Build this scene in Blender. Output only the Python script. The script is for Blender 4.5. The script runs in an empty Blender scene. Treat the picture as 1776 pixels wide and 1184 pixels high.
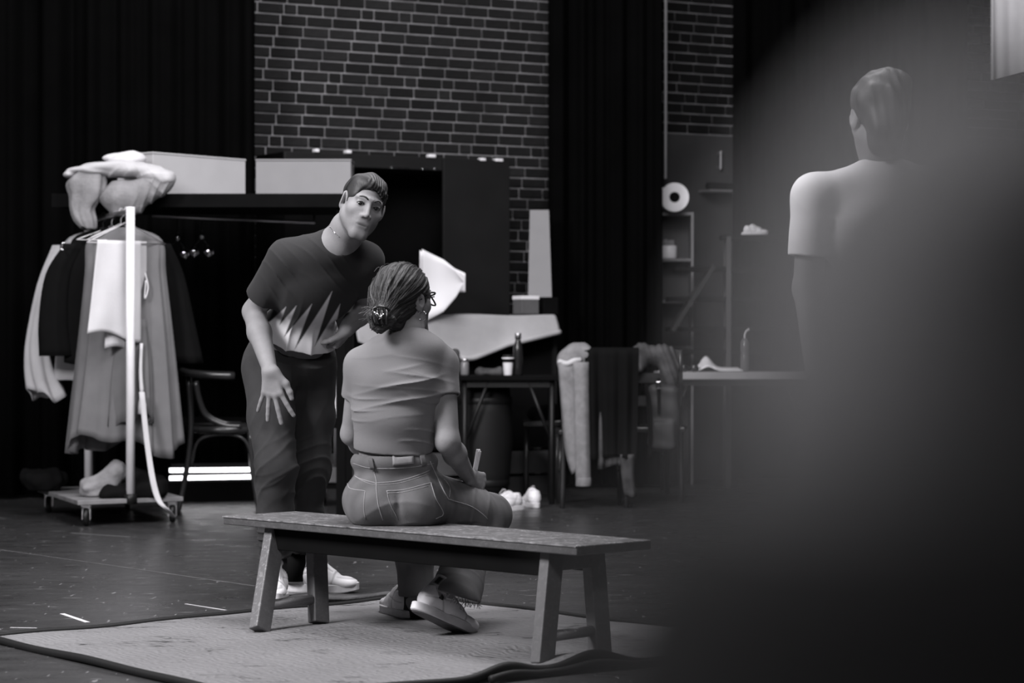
import bpy, math, random
import numpy as np
from mathutils import Vector, Matrix
from mathutils.bvhtree import BVHTree
random.seed(7); RNG = np.random.RandomState(11)
PI = math.pi
scene = bpy.context.scene
COL = scene.collection

# ------------------------------------------------------------------ camera, world, lights, exposure
FPX, EYE = 4193.0, 0.98                      # focal length in pixels (85 mm on 36 mm), lens height
cam = bpy.data.cameras.new('camera'); cam.lens = 85; cam.sensor_width = 36
cam.clip_start = 0.05; cam.clip_end = 100
cam.dof.use_dof = True; cam.dof.focus_distance = 8.6; cam.dof.aperture_fstop = 3.8
camo = bpy.data.objects.new('camera', cam); COL.objects.link(camo)
camo.location = (0, 0, EYE); camo.rotation_euler = (PI/2, 0, 0)
scene.camera = camo
w = bpy.data.worlds.new('world'); scene.world = w; w.use_nodes = True
w.node_tree.nodes['Background'].inputs[0].default_value = (1, 0.985, 1.01, 1)
w.node_tree.nodes['Background'].inputs[1].default_value = 0.004
vs = scene.view_settings
vs.view_transform = 'Standard'; vs.look = 'None'; vs.gamma = 1; vs.use_curve_mapping = False
vs.exposure = 0.0

def area(name, loc, target, sx, sy, power):
    l = bpy.data.lights.new(name, 'AREA'); l.shape = 'RECTANGLE'; l.size = sx; l.size_y = sy
    l.energy = power; l.color = (1, 0.985, 1.01)
    o = bpy.data.objects.new(name, l); COL.objects.link(o); o.location = loc
    d = Vector(target) - Vector(loc); o.rotation_euler = d.to_track_quat('-Z', 'Y').to_euler()
    return o
area('key_light', (-4.2, 5.6, 4.3), (-0.3, 8.9, 0.8), 1.8, 1.8, 620)
area('overhead_light', (0.3, 8.4, 5.1), (0.3, 8.6, 0), 2.4, 2.4, 275)
area('front_light', (0.6, 1.0, 4.7), (0.0, 9.0, 0.8), 1.6, 1.0, 112)
area('back_light', (-2.3, 13.0, 5.2), (-1.6, 14.6, 1.2), 1.6, 0.8, 55)
area('back_area_fill', (0.0, 10.9, 5.0), (-0.3, 15.2, 0.9), 2.2, 1.4, 170)  # added fill without a visible source, brightens the back of the room
area('camera_side_fill', (-1.4, -1.6, 2.2), (0.08, 0.25, 0.95), 1.0, 1.0, 9)
area('side_light', (-1.2, 0.9, 2.3), (0.06, 0.30, 1.0), 0.4, 0.4, 14)

# ------------------------------------------------------------------ placing helpers
def P(px, py, Y):                            # point at distance Y seen at pixel (px, py)
    return np.array([(px-888)/FPX*Y, Y, EYE-(py-592)/FPX*Y])
def F(px, py, z=0.0):                        # point at height z seen at pixel (px, py)
    return P(px, py, (EYE-z)*FPX/(py-592))
def unit(v):
    v = np.asarray(v, float); return v/np.linalg.norm(v)
def frame(f, up):                            # columns: right, forward, up
    f = unit(f); x = unit(np.cross(f, up)); u = np.cross(x, f)
    return np.stack([x, f, u], 1)

# ------------------------------------------------------------------ materials
MATS = {}
def G(v): return (v, v*0.985, v*1.012, 1)
def mat(name, v, rough=0.6, spec=0.4, bump=None, var=None, metal=0.0, attr=False, sheen=0.0, rnd=0.0, wave=None, emit=0, stretch=(1, 1, 1), trans=0.0):
    if name in MATS: return MATS[name]
    m = bpy.data.materials.new(name); m.use_nodes = True; nt = m.node_tree; N = nt.nodes; L = nt.links
    b = N['Principled BSDF']; b.inputs['Roughness'].default_value = rough
    b.inputs['Specular IOR Level'].default_value = spec; b.inputs['Metallic'].default_value = metal
    b.inputs['Base Color'].default_value = G(v)
    if trans: b.inputs['Transmission Weight'].default_value = trans
    if sheen:
        b.inputs['Sheen Weight'].default_value = sheen; b.inputs['Sheen Roughness'].default_value = 0.5
    tc = N.new('ShaderNodeTexCoord'); mp = N.new('ShaderNodeMapping'); mp.inputs['Scale'].default_value = stretch
    L.new(tc.outputs['Object'], mp.inputs['Vector'])
    fac = None
    def mul(a, s):
        n = N.new('ShaderNodeMath'); n.operation = 'MULTIPLY'
        L.new(a, n.inputs[0])
        if isinstance(s, (int, float)): n.inputs[1].default_value = s
        else: L.new(s, n.inputs[1])
        return n.outputs[0]
    def rng(a, lo, hi, f0=0.0, f1=1.0):
        n = N.new('ShaderNodeMapRange'); L.new(a, n.inputs['Value'])
        n.inputs['From Min'].default_value = f0; n.inputs['From Max'].default_value = f1
        n.inputs['To Min'].default_value = lo; n.inputs['To Max'].default_value = hi
        return n.outputs['Result']
    terms = []
    if var:
        n = N.new('ShaderNodeTexNoise'); n.inputs['Scale'].default_value = var[0]; n.inputs['Detail'].default_value = 5
        L.new(mp.outputs[0], n.inputs['Vector']); terms.append(rng(n.outputs['Fac'], 1-var[1], 1+var[1], 0.25, 0.75))
    if attr:
        a = N.new('ShaderNodeAttribute'); a.attribute_name = 'tone'; terms.append(a.outputs['Fac'])
    if rnd:
        oi = N.new('ShaderNodeObjectInfo'); terms.append(rng(oi.outputs['Random'], 1-rnd, 1+rnd))
    if terms:
        t = terms[0]
        for q in terms[1:]: t = mul(t, q)
        t = mul(t, v)
        cc = N.new('ShaderNodeCombineColor')
        L.new(t, cc.inputs[0]); L.new(mul(t, 0.985), cc.inputs[1]); L.new(mul(t, 1.012), cc.inputs[2])
        L.new(cc.outputs[0], b.inputs['Base Color'])
    if bump:
        n = N.new('ShaderNodeTexNoise'); n.inputs['Scale'].default_value = bump[0]; n.inputs['Detail'].default_value = 4
        L.new(mp.outputs[0], n.inputs['Vector'])
        bp = N.new('ShaderNodeBump'); bp.inputs['Strength'].default_value = bump[1]; bp.inputs['Distance'].default_value = bump[2] if len(bump) > 2 else 0.01
        L.new(n.outputs['Fac'], bp.inputs['Height']); L.new(bp.outputs[0], b.inputs['Normal'])
    if emit:
        b.inputs['Emission Color'].default_value = G(1.0); b.inputs['Emission Strength'].default_value = emit
    MATS[name] = m; return m

M = dict(
    skin=mat('skin', .225, .6, .22, bump=(260, .12, .004), var=(40, .06), attr=True),
    eye=mat('eye', 1.0, .15, .5, attr=True),
    hair=mat('brown_hair', 1.0, .55, .35, attr=True, bump=(180, .3, .004), stretch=(1, 1, .35)),
    tee_dark=mat('dark_tee', 1.0, .9, .15, attr=True, bump=(420, .25, .003), sheen=.05),
    tee_grey=mat('grey_tee', .165, .9, .15, bump=(420, .25, .003), sheen=.08),
    tee_white=mat('white_tee', .66, .9, .15, bump=(400, .2, .003)),
    jean_dark=mat('dark_jeans', .036, .85, .2, bump=(500, .3, .003), var=(9, .3), sheen=.03),
    jean=mat('blue_jeans', .105, .85, .2, attr=True, bump=(480, .35, .003), var=(10, .22), sheen=.05),
    stitch=mat('stitch_thread', .33, .8),
    leather=mat('leather_patch', .21, .6, .3, var=(60, .15)),
    shoe=mat('white_leather', .74, .45, .4, attr=True, var=(25, .05), bump=(90, .08, .003)),
    sole=mat('white_rubber', .6, .6, .3, var=(40, .1)),
    sole_dark=mat('grey_rubber', .13, .7, .3, var=(40, .2)),
    sock=mat('striped_sock', 1.0, .9, .1, attr=True),
    metal=mat('chrome', .75, .12, .5, metal=1.0),
    steel=mat('dull_steel', .62, .42, .5, metal=1.0),
    black_metal=mat('black_metal', .008, .45, .3, var=(20, .2)),
    black=mat('black_paint', .004, .85, .06, var=(6, .25)),
    dim=mat('charcoal_paint', .0075, .6, .25, var=(5, .2)),
    curtain=mat('black_velour', .0016, .95, .03, var=(3, .25)),
    white_paint=mat('white_paint', .78, .4, .4, var=(12, .05)),
    grey_board=mat('white_card', .46, .8, .2, var=(6, .05), bump=(200, .1, .003)),
    card2=mat('grey_card', .25, .8, .2, var=(6, .05), bump=(200, .1, .003)),
    kraft=mat('kraft_card', .10, .8, .2, var=(10, .15)),
    canvas=mat('pale_canvas', .40, .85, .2, var=(5, .16), bump=(60, .2, .006)),
    cloth_light=mat('pale_cotton', .48, .9, .15, var=(8, .08), bump=(120, .25, .005)),
    cloth_white=mat('white_cotton', .60, .9, .15, var=(8, .06), bump=(120, .2, .005)),
    cloth_mid=mat('grey_wool', .15, .95, .1, var=(7, .12), bump=(160, .25, .004)),
    cloth_grey2=mat('brown_grey_cloth', .24, .9, .15, var=(14, .25), bump=(60, .4, .008)),
    cloth_dark=mat('dark_wool', .0045, .95, .1, var=(8, .2), bump=(160, .3, .004)),
    denim_light=mat('light_denim', .20, .9, .15, var=(22, .22), bump=(300, .3, .004)),
    scarf=mat('check_scarf', .06, .95, .1, var=(14, .5), bump=(120, .4, .006)),
    wood_dark=mat('stained_bentwood', .022, .28, .5, var=(14, .3), stretch=(1, 1, .2)),
    paper=mat('white_paper', .86, .7, .2),
    lamp=mat('tube_glow', .9, .4, .3, emit=3.2),
    bottle=mat('dark_bottle', .016, .22, .5),
    jacket=mat('dark_jacket', .022, .9, .15, bump=(200, .3, .004)),
    grey_floor_tape=mat('faded_tape', .13, .7, .3, var=(8, .4)),
    mortar=mat('mortar', .27, .9, .15, var=(5, .45), bump=(90, .5, .006)),
    brick=mat('dark_brick', .0105, .85, .25, var=(24, .3), bump=(70, .6, .006), rnd=.42),
    door=mat('grey_door_paint', .05, .6, .3, var=(4, .25)),
    ceiling=mat('black_ceiling', .02, .9, .1, var=(2, .2)),
    wallp=mat('dark_wall_paint', .02, .9, .1, var=(2, .2)),
)

# ------------------------------------------------------------------ mesh helpers
def mesh_from(name, V, Fc, m=None, smooth=False, tone=None):
    me = bpy.data.meshes.new(name)
    V = np.asarray(V, dtype=np.float32)
    if isinstance(Fc, np.ndarray):
        n = Fc.shape[1]; nf = len(Fc)
        me.vertices.add(len(V)); me.vertices.foreach_set('co', V.ravel())
        me.loops.add(nf*n); me.loops.foreach_set('vertex_index', Fc.astype(np.int32).ravel())
        me.polygons.add(nf); me.polygons.foreach_set('loop_start', np.arange(nf, dtype=np.int32)*n)
        me.update(calc_edges=True); me.validate()
    else:
        me.from_pydata([tuple(map(float, v)) for v in V], [], Fc); me.update()
    if smooth: me.polygons.foreach_set('use_smooth', np.ones(len(me.polygons), dtype=bool))
    if tone is not None and len(tone) == len(me.vertices):
        a = me.attributes.new('tone', 'FLOAT', 'POINT'); a.data.foreach_set('value', np.asarray(tone, np.float32))
    if m: me.materials.append(m)
    return me
def base_of(o):
    v = Vector((0, 0, 0))
    while o: v = v+o.location; o = o.parent
    return np.array(v)
def obj(name, geo, m=None, parent=None, smooth=False, tone=None, loc=None, kind=None):
    V, Fc = geo; V = np.asarray(V, float)
    off = base_of(parent) if parent else np.zeros(3)
    l = np.zeros(3) if loc is None else np.asarray(loc, float)-off
    o = bpy.data.objects.new(name, mesh_from(name, V-off-l, Fc, m, smooth, tone))
    o.location = l; COL.objects.link(o)
    if parent: o.parent = parent
    if kind: o['kind'] = kind
    return o
def thing(name, label, cat, loc, group=None):
    o = bpy.data.objects.new(name, None); COL.objects.link(o); o.location = tuple(map(float, loc)); o.empty_display_size = .1
    return tag(o, label, cat, group)
def tag(o, label=None, cat=None, group=None, kind=None):
    if label: o['label'] = label
    if cat: o['category'] = cat
    if group: o['group'] = group
    if kind: o['kind'] = kind
    return o
def single(name, geo, m, label, cat, group=None, smooth=False, tone=None, loc=None):
    V = np.asarray(geo[0], float)
    if loc is None: loc = np.array([V[:, 0].mean(), V[:, 1].mean(), V[:, 2].min()])
    return tag(obj(name, (V, geo[1]), m, None, smooth, tone, loc), label, cat, group)
def solidify(o, t, off=0):
    md = o.modifiers.new('thickness', 'SOLIDIFY'); md.thickness = t; md.offset = off; return o
def bevel(o, wd, seg=2):
    md = o.modifiers.new('bevel', 'BEVEL'); md.width = wd; md.segments = seg; md.limit_method = 'ANGLE'; return o
def join(*geos):
    V = []; Fc = []; n = 0
    for v, f in geos:
        V.append(np.asarray(v, float)); Fc += [tuple(int(i)+n for i in q) for q in f]; n += len(v)
    return np.concatenate(V), Fc
BOXF = [(0, 3, 2, 1), (4, 5, 6, 7), (0, 1, 5, 4), (1, 2, 6, 5), (2, 3, 7, 6), (3, 0, 4, 7)]
def box(c, s, R=None):                       # centre, full size, optional 3x3 rotation
    c = np.asarray(c, float); h = np.asarray(s, float)/2
    v = np.array([[x, y, z] for z in (-1, 1) for x, y in ((-1, -1), (1, -1), (1, 1), (-1, 1))])*h
    if R is not None: v = v@np.asarray(R).T
    return v+c, list(BOXF)
def prism(poly, z0, z1):                     # vertical prism over a counter-clockwise xy polygon
    n = len(poly); v = [(x, y, z0) for x, y in poly]+[(x, y, z1) for x, y in poly]
    f = [tuple(range(n-1, -1, -1)), tuple(range(n, 2*n))]+[(i, (i+1) % n, n+(i+1) % n, n+i) for i in range(n)]
    return np.array(v, float), f
def rotz(a): c, s = math.cos(a), math.sin(a); return np.array([[c, -s, 0], [s, c, 0], [0, 0, 1.]])
def beam(a, b, wx, wy, side=(0, 0, 1)):      # square bar from a to b
    a = np.asarray(a, float); b = np.asarray(b, float); d = unit(b-a)
    x = np.cross(d, side)
    if np.linalg.norm(x) < 1e-3: x = np.cross(d, (0, 1, 0))
    x = unit(x); y = np.cross(d, x)
    return box((a+b)/2, (wx, wy, np.linalg.norm(b-a)), np.stack([x, y, d], 1))
def catmull(pts, n=6):
    p = np.asarray(pts, float); q = np.concatenate([[2*p[0]-p[1]], p, [2*p[-1]-p[-2]]]); out = []
    for i in range(1, len(q)-2):
        for t in np.arange(n)/n:
            out.append(.5*((2*q[i])+(-q[i-1]+q[i+1])*t+(2*q[i-1]-5*q[i]+4*q[i+1]-q[i+2])*t*t+(-q[i-1]+3*q[i]-3*q[i+1]+q[i+2])*t**3))
    out.append(p[-1]); return np.array(out)
def tube(pts, r, seg=8, closed=False):
    pts = np.asarray(pts, float); n = len(pts); rr = np.full(n, r) if np.isscalar(r) else np.asarray(r, float)
    V = []; prev = None
    for i in range(n):
        if closed: d = pts[(i+1) % n]-pts[i-1]
        else: d = pts[min(i+1, n-1)]-pts[max(i-1, 0)]
        d = unit(d+1e-12)
        if prev is None:
            x = np.cross(d, (0, 0, 1) if abs(d[2]) < .9 else (0, 1, 0))
        else: x = prev-d*np.dot(prev, d)
        x = unit(x); prev = x; y = np.cross(d, x)
        for k in range(seg):
            a = 2*PI*k/seg; V.append(pts[i]+rr[i]*(math.cos(a)*x+math.sin(a)*y))
    Fc = []
    for i in range(n if closed else n-1):
        j = (i+1) % n
        for k in range(seg):
            k2 = (k+1) % seg; Fc.append((i*seg+k, i*seg+k2, j*seg+k2, j*seg+k))
    if not closed:
        Fc.append(tuple(range(seg-1, -1, -1))); Fc.append(tuple((n-1)*seg+k for k in range(seg)))
    return np.array(V), Fc
def lathe(c, prof, seg=24, R=None):          # profile of (radius, height) turned about the z axis
    V = []; n = len(prof)
    for r, z in prof:
        for k in range(seg):
            a = 2*PI*k/seg; V.append((r*math.cos(a), r*math.sin(a), z))
    V = np.array(V)
    if R is not None: V = V@np.asarray(R).T
    Fc = [(i*seg+k, i*seg+(k+1) % seg, (i+1)*seg+(k+1) % seg, (i+1)*seg+k) for i in range(n-1) for k in range(seg)]
    Fc.append(tuple(range(seg-1, -1, -1))); Fc.append(tuple((n-1)*seg+k for k in range(seg)))
    return V+np.asarray(c, float), Fc
def sheet(fn, nu, nv):
    V = [fn(i/nu, j/nv) for j in range(nv+1) for i in range(nu+1)]
    Fc = [(j*(nu+1)+i, j*(nu+1)+i+1, (j+1)*(nu+1)+i+1, (j+1)*(nu+1)+i) for j in range(nv) for i in range(nu)]
    return np.array(V, float), Fc
def wnoise(X, Y, Z, f, seed, n=5):           # cheap smooth noise, about -1..1
    r = np.random.RandomState(seed); out = 0
    for _ in range(n):
        d = r.normal(size=3); d /= np.linalg.norm(d); d = d*np.asarray(f)*r.uniform(.6, 1.5); ph = r.uniform(0, 6.28)
        out = out+np.sin(X*d[0]+Y*d[1]+Z*d[2]+ph)
    return out/(n**.5*.9)

# ------------------------------------------------------------------ implicit solids (signed distance + surface nets)
class Solid:
    def __init__(s): s.ops = []
    def cone(s, a, b, r1, r2, k=.02):
        a = np.asarray(a, float); b = np.asarray(b, float); r = max(r1, r2); ba = b-a; bb = max(np.dot(ba, ba), 1e-12)
        def fn(X, Y, Z):
            x, y, z = X-a[0], Y-a[1], Z-a[2]
            t = np.clip((x*ba[0]+y*ba[1]+z*ba[2])/bb, 0, 1)
            return np.sqrt((x-t*ba[0])**2+(y-t*ba[1])**2+(z-t*ba[2])**2)-(r1+(r2-r1)*t)
        s.ops.append(['+', fn, np.minimum(a, b)-r, np.maximum(a, b)+r, k]); return s
    def path(s, pts, rs, k=.02):
        for i in range(len(pts)-1): s.cone(pts[i], pts[i+1], rs[i], rs[i+1], k)
        return s
    def ell(s, c, r, R=None, k=.02):
        c = np.asarray(c, float); r = np.asarray(r, float); R = np.eye(3) if R is None else np.asarray(R)
        def fn(X, Y, Z):
            x, y, z = X-c[0], Y-c[1], Z-c[2]
            q = [x*R[0, i]+y*R[1, i]+z*R[2, i] for i in range(3)]
            k0 = np.sqrt((q[0]/r[0])**2+(q[1]/r[1])**2+(q[2]/r[2])**2)
            k1 = np.sqrt((q[0]/r[0]**2)**2+(q[1]/r[1]**2)**2+(q[2]/r[2]**2)**2)
            return k0*(k0-1)/np.maximum(k1, 1e-6)
        m = r.max(); s.ops.append(['+', fn, c-m, c+m, k]); return s
    def rbox(s, c, h, rad, R=None, k=.02):
        c = np.asarray(c, float); h = np.asarray(h, float); R = np.eye(3) if R is None else np.asarray(R)
        def fn(X, Y, Z):
            x, y, z = X-c[0], Y-c[1], Z-c[2]
            q = [np.abs(x*R[0, i]+y*R[1, i]+z*R[2, i])-h[i]+rad for i in range(3)]
            return np.sqrt(sum(np.maximum(v, 0)**2 for v in q))+np.minimum(np.maximum(np.maximum(q[0], q[1]), q[2]), 0)-rad
        m = np.linalg.norm(h); s.ops.append(['+', fn, c-m, c+m, k]); return s
    def neg(s): s.ops[-1][0] = '-'; return s
    def cut(s, p, n):
        p = np.asarray(p, float); n = unit(n)
        s.ops.append(['&', lambda X, Y, Z: (X-p[0])*n[0]+(Y-p[1])*n[1]+(Z-p[2])*n[2], None, None, 0]); return s
    def disp(s, fn, lo=None, hi=None): s.ops.append(['d', fn, lo, hi, 0]); return s
    def join(s, o, k=.02):
        lo, hi = o.bounds(); s.ops.append(['+', lambda X, Y, Z: o.eval(X, Y, Z), lo, hi, k]); return s
    def bounds(s):
        L = [q for q in s.ops if q[0] == '+']
        return np.min([q[2] for q in L], 0), np.max([q[3] for q in L], 0)
    def eval(s, X, Y, Z):
        xs, ys, zs = X.ravel(), Y.ravel(), Z.ravel()
        D = np.full((len(xs), len(ys), len(zs)), .2, np.float32)
        for op, fn, lo, hi, k in s.ops:
            if lo is None: sl = (slice(None),)*3
            else:
                mg = max(k*1.2, .012)+.012; sl = []
                for A, l, h in zip((xs, ys, zs), lo, hi):
                    i0 = int(np.searchsorted(A, l-mg)); i1 = int(np.searchsorted(A, h+mg)); sl.append(slice(i0, i1))
                sl = tuple(sl)
                if any(q.stop <= q.start for q in sl): continue
            d = fn(X[sl[0], :, :], Y[:, sl[1], :], Z[:, :, sl[2]]).astype(np.float32); b = D[sl]
            if op == '+':
                h = np.clip(.5+.5*(b-d)/k, 0, 1); D[sl] = b*(1-h)+d*h-k*h*(1-h)
            elif op == '-':
                h = np.clip(.5-.5*(b+d)/k, 0, 1); D[sl] = b*(1-h)-d*h+k*h*(1-h)
            elif op == '&': D[sl] = np.maximum(b, d)
            elif op == 'd': D[sl] = b+d
        return D
    def mesh(s, h, lo=None, hi=None):
        bl, bh = s.bounds(); lo = bl-3*h if lo is None else np.maximum(np.asarray(lo, float), bl-3*h); hi = bh+3*h if hi is None else np.minimum(np.asarray(hi, float), bh+3*h)
        ax = [np.arange(lo[i], hi[i]+h, h) for i in range(3)]
        D = s.eval(ax[0][:, None, None], ax[1][None, :, None], ax[2][None, None, :])
        return nets(D, lo, h)
def nets(D, lo, h):
    I = D < 0; c = [(i, j, k) for i in (0, 1) for j in (0, 1) for k in (0, 1)]
    n = np.array(D.shape)-1
    v8 = lambda A, q: A[q[0]:q[0]+n[0], q[1]:q[1]+n[1], q[2]:q[2]+n[2]]
    cnt = np.zeros(n, np.int8)
    for q in c: cnt += v8(I, q)
    act = (cnt > 0) & (cnt < 8); idx = np.full(n, -1, np.int32); ii = np.argwhere(act); idx[act] = np.arange(len(ii))
    vals = [D[ii[:, 0]+q[0], ii[:, 1]+q[1], ii[:, 2]+q[2]] for q in c]
    acc = np.zeros((len(ii), 3)); num = np.zeros(len(ii))
    for a in range(8):
        for b in range(a+1, 8):
            df = np.array(c[b])-np.array(c[a])
            if np.abs(df).sum() != 1: continue
            A, B = vals[a], vals[b]; m = (A < 0) != (B < 0)
            t = np.where(m, A/np.where(m, A-B, 1), 0)
            acc += np.where(m[:, None], np.array(c[a])[None]+t[:, None]*df[None], 0); num += m
    V = lo+(ii+acc/num[:, None])*h
    Fs = []
    for ax in range(3):
        u, v = (ax+1) % 3, (ax+2) % 3
        s0 = [slice(None)]*3; s0[ax] = slice(0, -1); s1 = [slice(None)]*3; s1[ax] = slice(1, None)
        A = I[tuple(s0)]; B = I[tuple(s1)]; e = np.argwhere(A != B)
        e = e[(e[:, u] > 0) & (e[:, v] > 0) & (e[:, u] < n[u]) & (e[:, v] < n[v])]
        def cell(du, dv):
            q = e.copy(); q[:, u] -= du; q[:, v] -= dv; return idx[q[:, 0], q[:, 1], q[:, 2]]
        Q = np.stack([cell(1, 1), cell(0, 1), cell(0, 0), cell(1, 0)], 1)
        fl = ~A[e[:, 0], e[:, 1], e[:, 2]]
        Q[fl] = Q[fl][:, ::-1]; Fs.append(Q)
    return V, np.concatenate(Fs)
def merge(*gs):
    V = []; Q = []; n = 0
    for v, q in gs: V.append(v); Q.append(q+n); n += len(v)
    return np.concatenate(V), np.concatenate(Q)
def bvh_of(geo): return BVHTree.FromPolygons([tuple(v) for v in geo[0]], [tuple(int(i) for i in q) for q in geo[1]])
def on_surface(bvh, pts, off=.001):          # lay a path of pixels on a built surface: returns points just proud of it
    out = []; o = Vector((0, 0, EYE))
    for px, py in pts:
        d = Vector(((px-888)/FPX, 1, -(py-592)/FPX)).normalized()
        hit = bvh.ray_cast(o, d)
        if hit[0] is not None: out.append(np.array(hit[0]+hit[1]*(off if hit[1].dot(d) < 0 else -off)))
    return out
# ------------------------------------------------------------------ people
def head_ops(S, o, R, female=False, s=1.0):
    """skull, face and ears in local axes: x right, y forward, z up; the head is about .235 m tall"""
    W = lambda x, y, z: o+R@(np.array([x, y, z])*s)
    E = lambda c, r, k: S.ell(W(*c), np.array(r)*s, R, k*s)
    C = lambda a, b, r1, r2, k: S.cone(W(*a), W(*b), r1*s, r2*s, k*s)
    jw = .9 if female else 1.0
    E((0, -.018, .035), (.074, .094, .082), .02)
    E((0, .028, -.02), (.061*jw, .066, .088), .03)
    for q in (-1, 1):
        C((q*.056*jw, .0, -.045), (q*.02, .070, -.103), .017, .015, .03)          # jaw
        E((q*.043*jw, .056, -.022), (.02, .022, .018), .025)                      # cheekbone
        C((q*.008, .088, .030), (q*.044, .072, .027), .0085, .008, .014)          # brow
    C((-.012, .076, -.106), (.012, .076, -.106), .0165, .0165, .02)               # chin
    C((0, .088, .018), (0, .107, -.028), .0070, .0098, .010)                      # nose
    for q in (-1, 1): E((q*.0125, .096, -.033), (.0075, .011, .0070), .006)
    E((0, .076, -.064), (.026, .011, .022), .030)
    for q in (-1, 1): E((q*.031, .096, .006), (.0165, .013, .0105), .012); S.neg()
    for q in (-1, 1): E((q*.031, .0745, .006), (.0135, .0135, .0125), .006)        # lids over the eyes
    for q in (-1, 1): C((q*.021, .0835, .0135), (q*.041, .0805, .0125), .0046, .0046, .003)
    C((-.018, .0875, -.0635), (.018, .0875, -.0635), .0030, .0030, .012)
    C((-.013, .088, -.0725), (.013, .088, -.0725), .0040, .0040, .012)
    S.cone(W(-.024, .0955, -.0678), W(.024, .0955, -.0678), .0018*s, .0018*s, .007*s); S.neg()
    for q in (-1, 1):                                                              # ears
        Re = R@rotz(q*-.45)
        S.ell(W(q*.077, -.012, .0), np.array((.008, .020, .032))*s, Re, .006*s)
        S.ell(W(q*.085, -.008, .004), np.array((.006, .011, .019))*s, Re, .004*s); S.neg()
        E((q*.074, -.004, -.026), (.008, .010, .010), .006)
def head_tone(V, o, R, s=1.0, stubble=False):
    q = (V-o)@R/s; t = np.ones(len(V))
    def blob(c, r, amt):
        d = (((q-np.array(c))/np.array(r))**2).sum(1); return 1-amt*np.clip(1.3-d, 0, 1)
    t *= blob((0, .09, -.068), (.024, .03, .011), .20); t *= blob((0, .09, -.0676), (.022, .03, .0026), .60)
    for g in (-1, 1): t *= blob((g*.031, .09, .006), (.016, .03, .008), .30)
    if stubble:
        near = (np.abs(q[:, 0]) < .07) & (q[:, 1] > .0)
        t *= np.where(near, 1-.22*np.clip((-.045-q[:, 2])/.03, 0, 1), 1)
    return t
def eyes_and_brows(par, o, R, s=1.0, tone=.03, look=(0, 1, 0)):
    lk = unit(look)
    for q in (-1, 1):
        c = o+R@(np.array((q*.031, .0772, .0055))*s)
        V, Fc = lathe((0, 0, 0), [(.0115*math.sin(a), -.0115*math.cos(a)) for a in np.linspace(.05, PI-.05, 12)], 16)
        x = unit(np.cross(lk, (0, 0, 1))); Rr = np.stack([x, np.cross(lk, x), lk], 1); d = V@Rr.T
        tn = np.where(V[:, 2] > .0084, .008, .17)
        obj('eye', (d*s+c, Fc), M['eye'], par, True, tn)
        pts = [o+R@(np.array((q*a, b, z))*s) for a, b, z in ((.012, .0965, .0275), (.022, .0965, .0325), (.034, .090, .0335), (.047, .075, .0265))]
        obj('eyebrow', tube(catmull(pts, 4), np.interp(np.arange(13), [0, 4, 12], [.0026, .0034, .0014])*s, 6), M['hair'], par, True, np.full(78, tone))
        pts = [o+R@(np.array((q*a, b, z))*s) for a, b, z in ((.0195, .086, .0045), (.026, .0905, .0125), (.036, .0885, .0125), (.0445, .0785, .0055))]
        obj('eyelashes', tube(catmull(pts, 4), .0016*s, 5), M['hair'], par, True, np.full(65, tone*.6))
def hand_ops(S, wr, d, n, th, s=1.0, curl=(.2, .2, .2, .2), spread=.18, thumb=(.9, .25), mcp=None, stiff=1.0):
    """wr wrist, d along the palm, n out of the back of the hand, th towards the thumb"""
    d = unit(d); th = unit(np.asarray(th)-d*np.dot(th, d)); n = unit(np.asarray(n)-d*np.dot(n, d)-th*np.dot(n, th))
    Lf = [(.043, .026, .021), (.048, .030, .022), (.044, .028, .021), (.034, .021, .019)]; off = (.030, .010, -.010, -.028)
    wr = np.asarray(wr, float); k = .0022*s
    for i in range(4):
        kn = wr+s*(d*(.092-(.006 if i in (0, 2) else 0)-(.014 if i == 3 else 0))+th*off[i])
        S.cone(wr+s*(th*off[i]*.55+d*.012), kn, .0135*s, .0105*s, .016*s)
        a = (1.4-i)*spread*.7; dd = unit(d*math.cos(a)+th*math.sin(a)); p = kn; cu = 0; r = (.0094, .0098, .0092, .0082)[i]*s
        for j in range(3):
            cu += curl[i]*(1.0 if j == 0 and mcp is None else (mcp if j == 0 else 1.0))
            v = dd*math.cos(cu)-n*math.sin(cu); e = p+v*Lf[i][j]*s
            S.cone(p, e, r*(1-.06*j), r*(.94-.06*j), k if j else .008*s); p = e
    b = wr+s*(d*.022+th*.026-n*.004); a, c = thumb
    v = unit(d*math.cos(a)+th*math.sin(a)-n*c); m = b+v*.040*s; v2 = unit(d*math.cos(a*.55)+th*math.sin(a*.55)-n*(c*1.3)); q = m+v2*.032*s
    v3 = unit(d*math.cos(a*.3)+th*math.sin(a*.3)-n*(c*1.5)); t = q+v3*.024*s
    S.cone(wr+s*(d*.01+th*.012), m, .015*s, .0125*s, .014*s); S.cone(m, q, .0115*s, .0105*s, .008*s); S.cone(q, t, .0105*s, .0085*s, .006*s)

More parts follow.
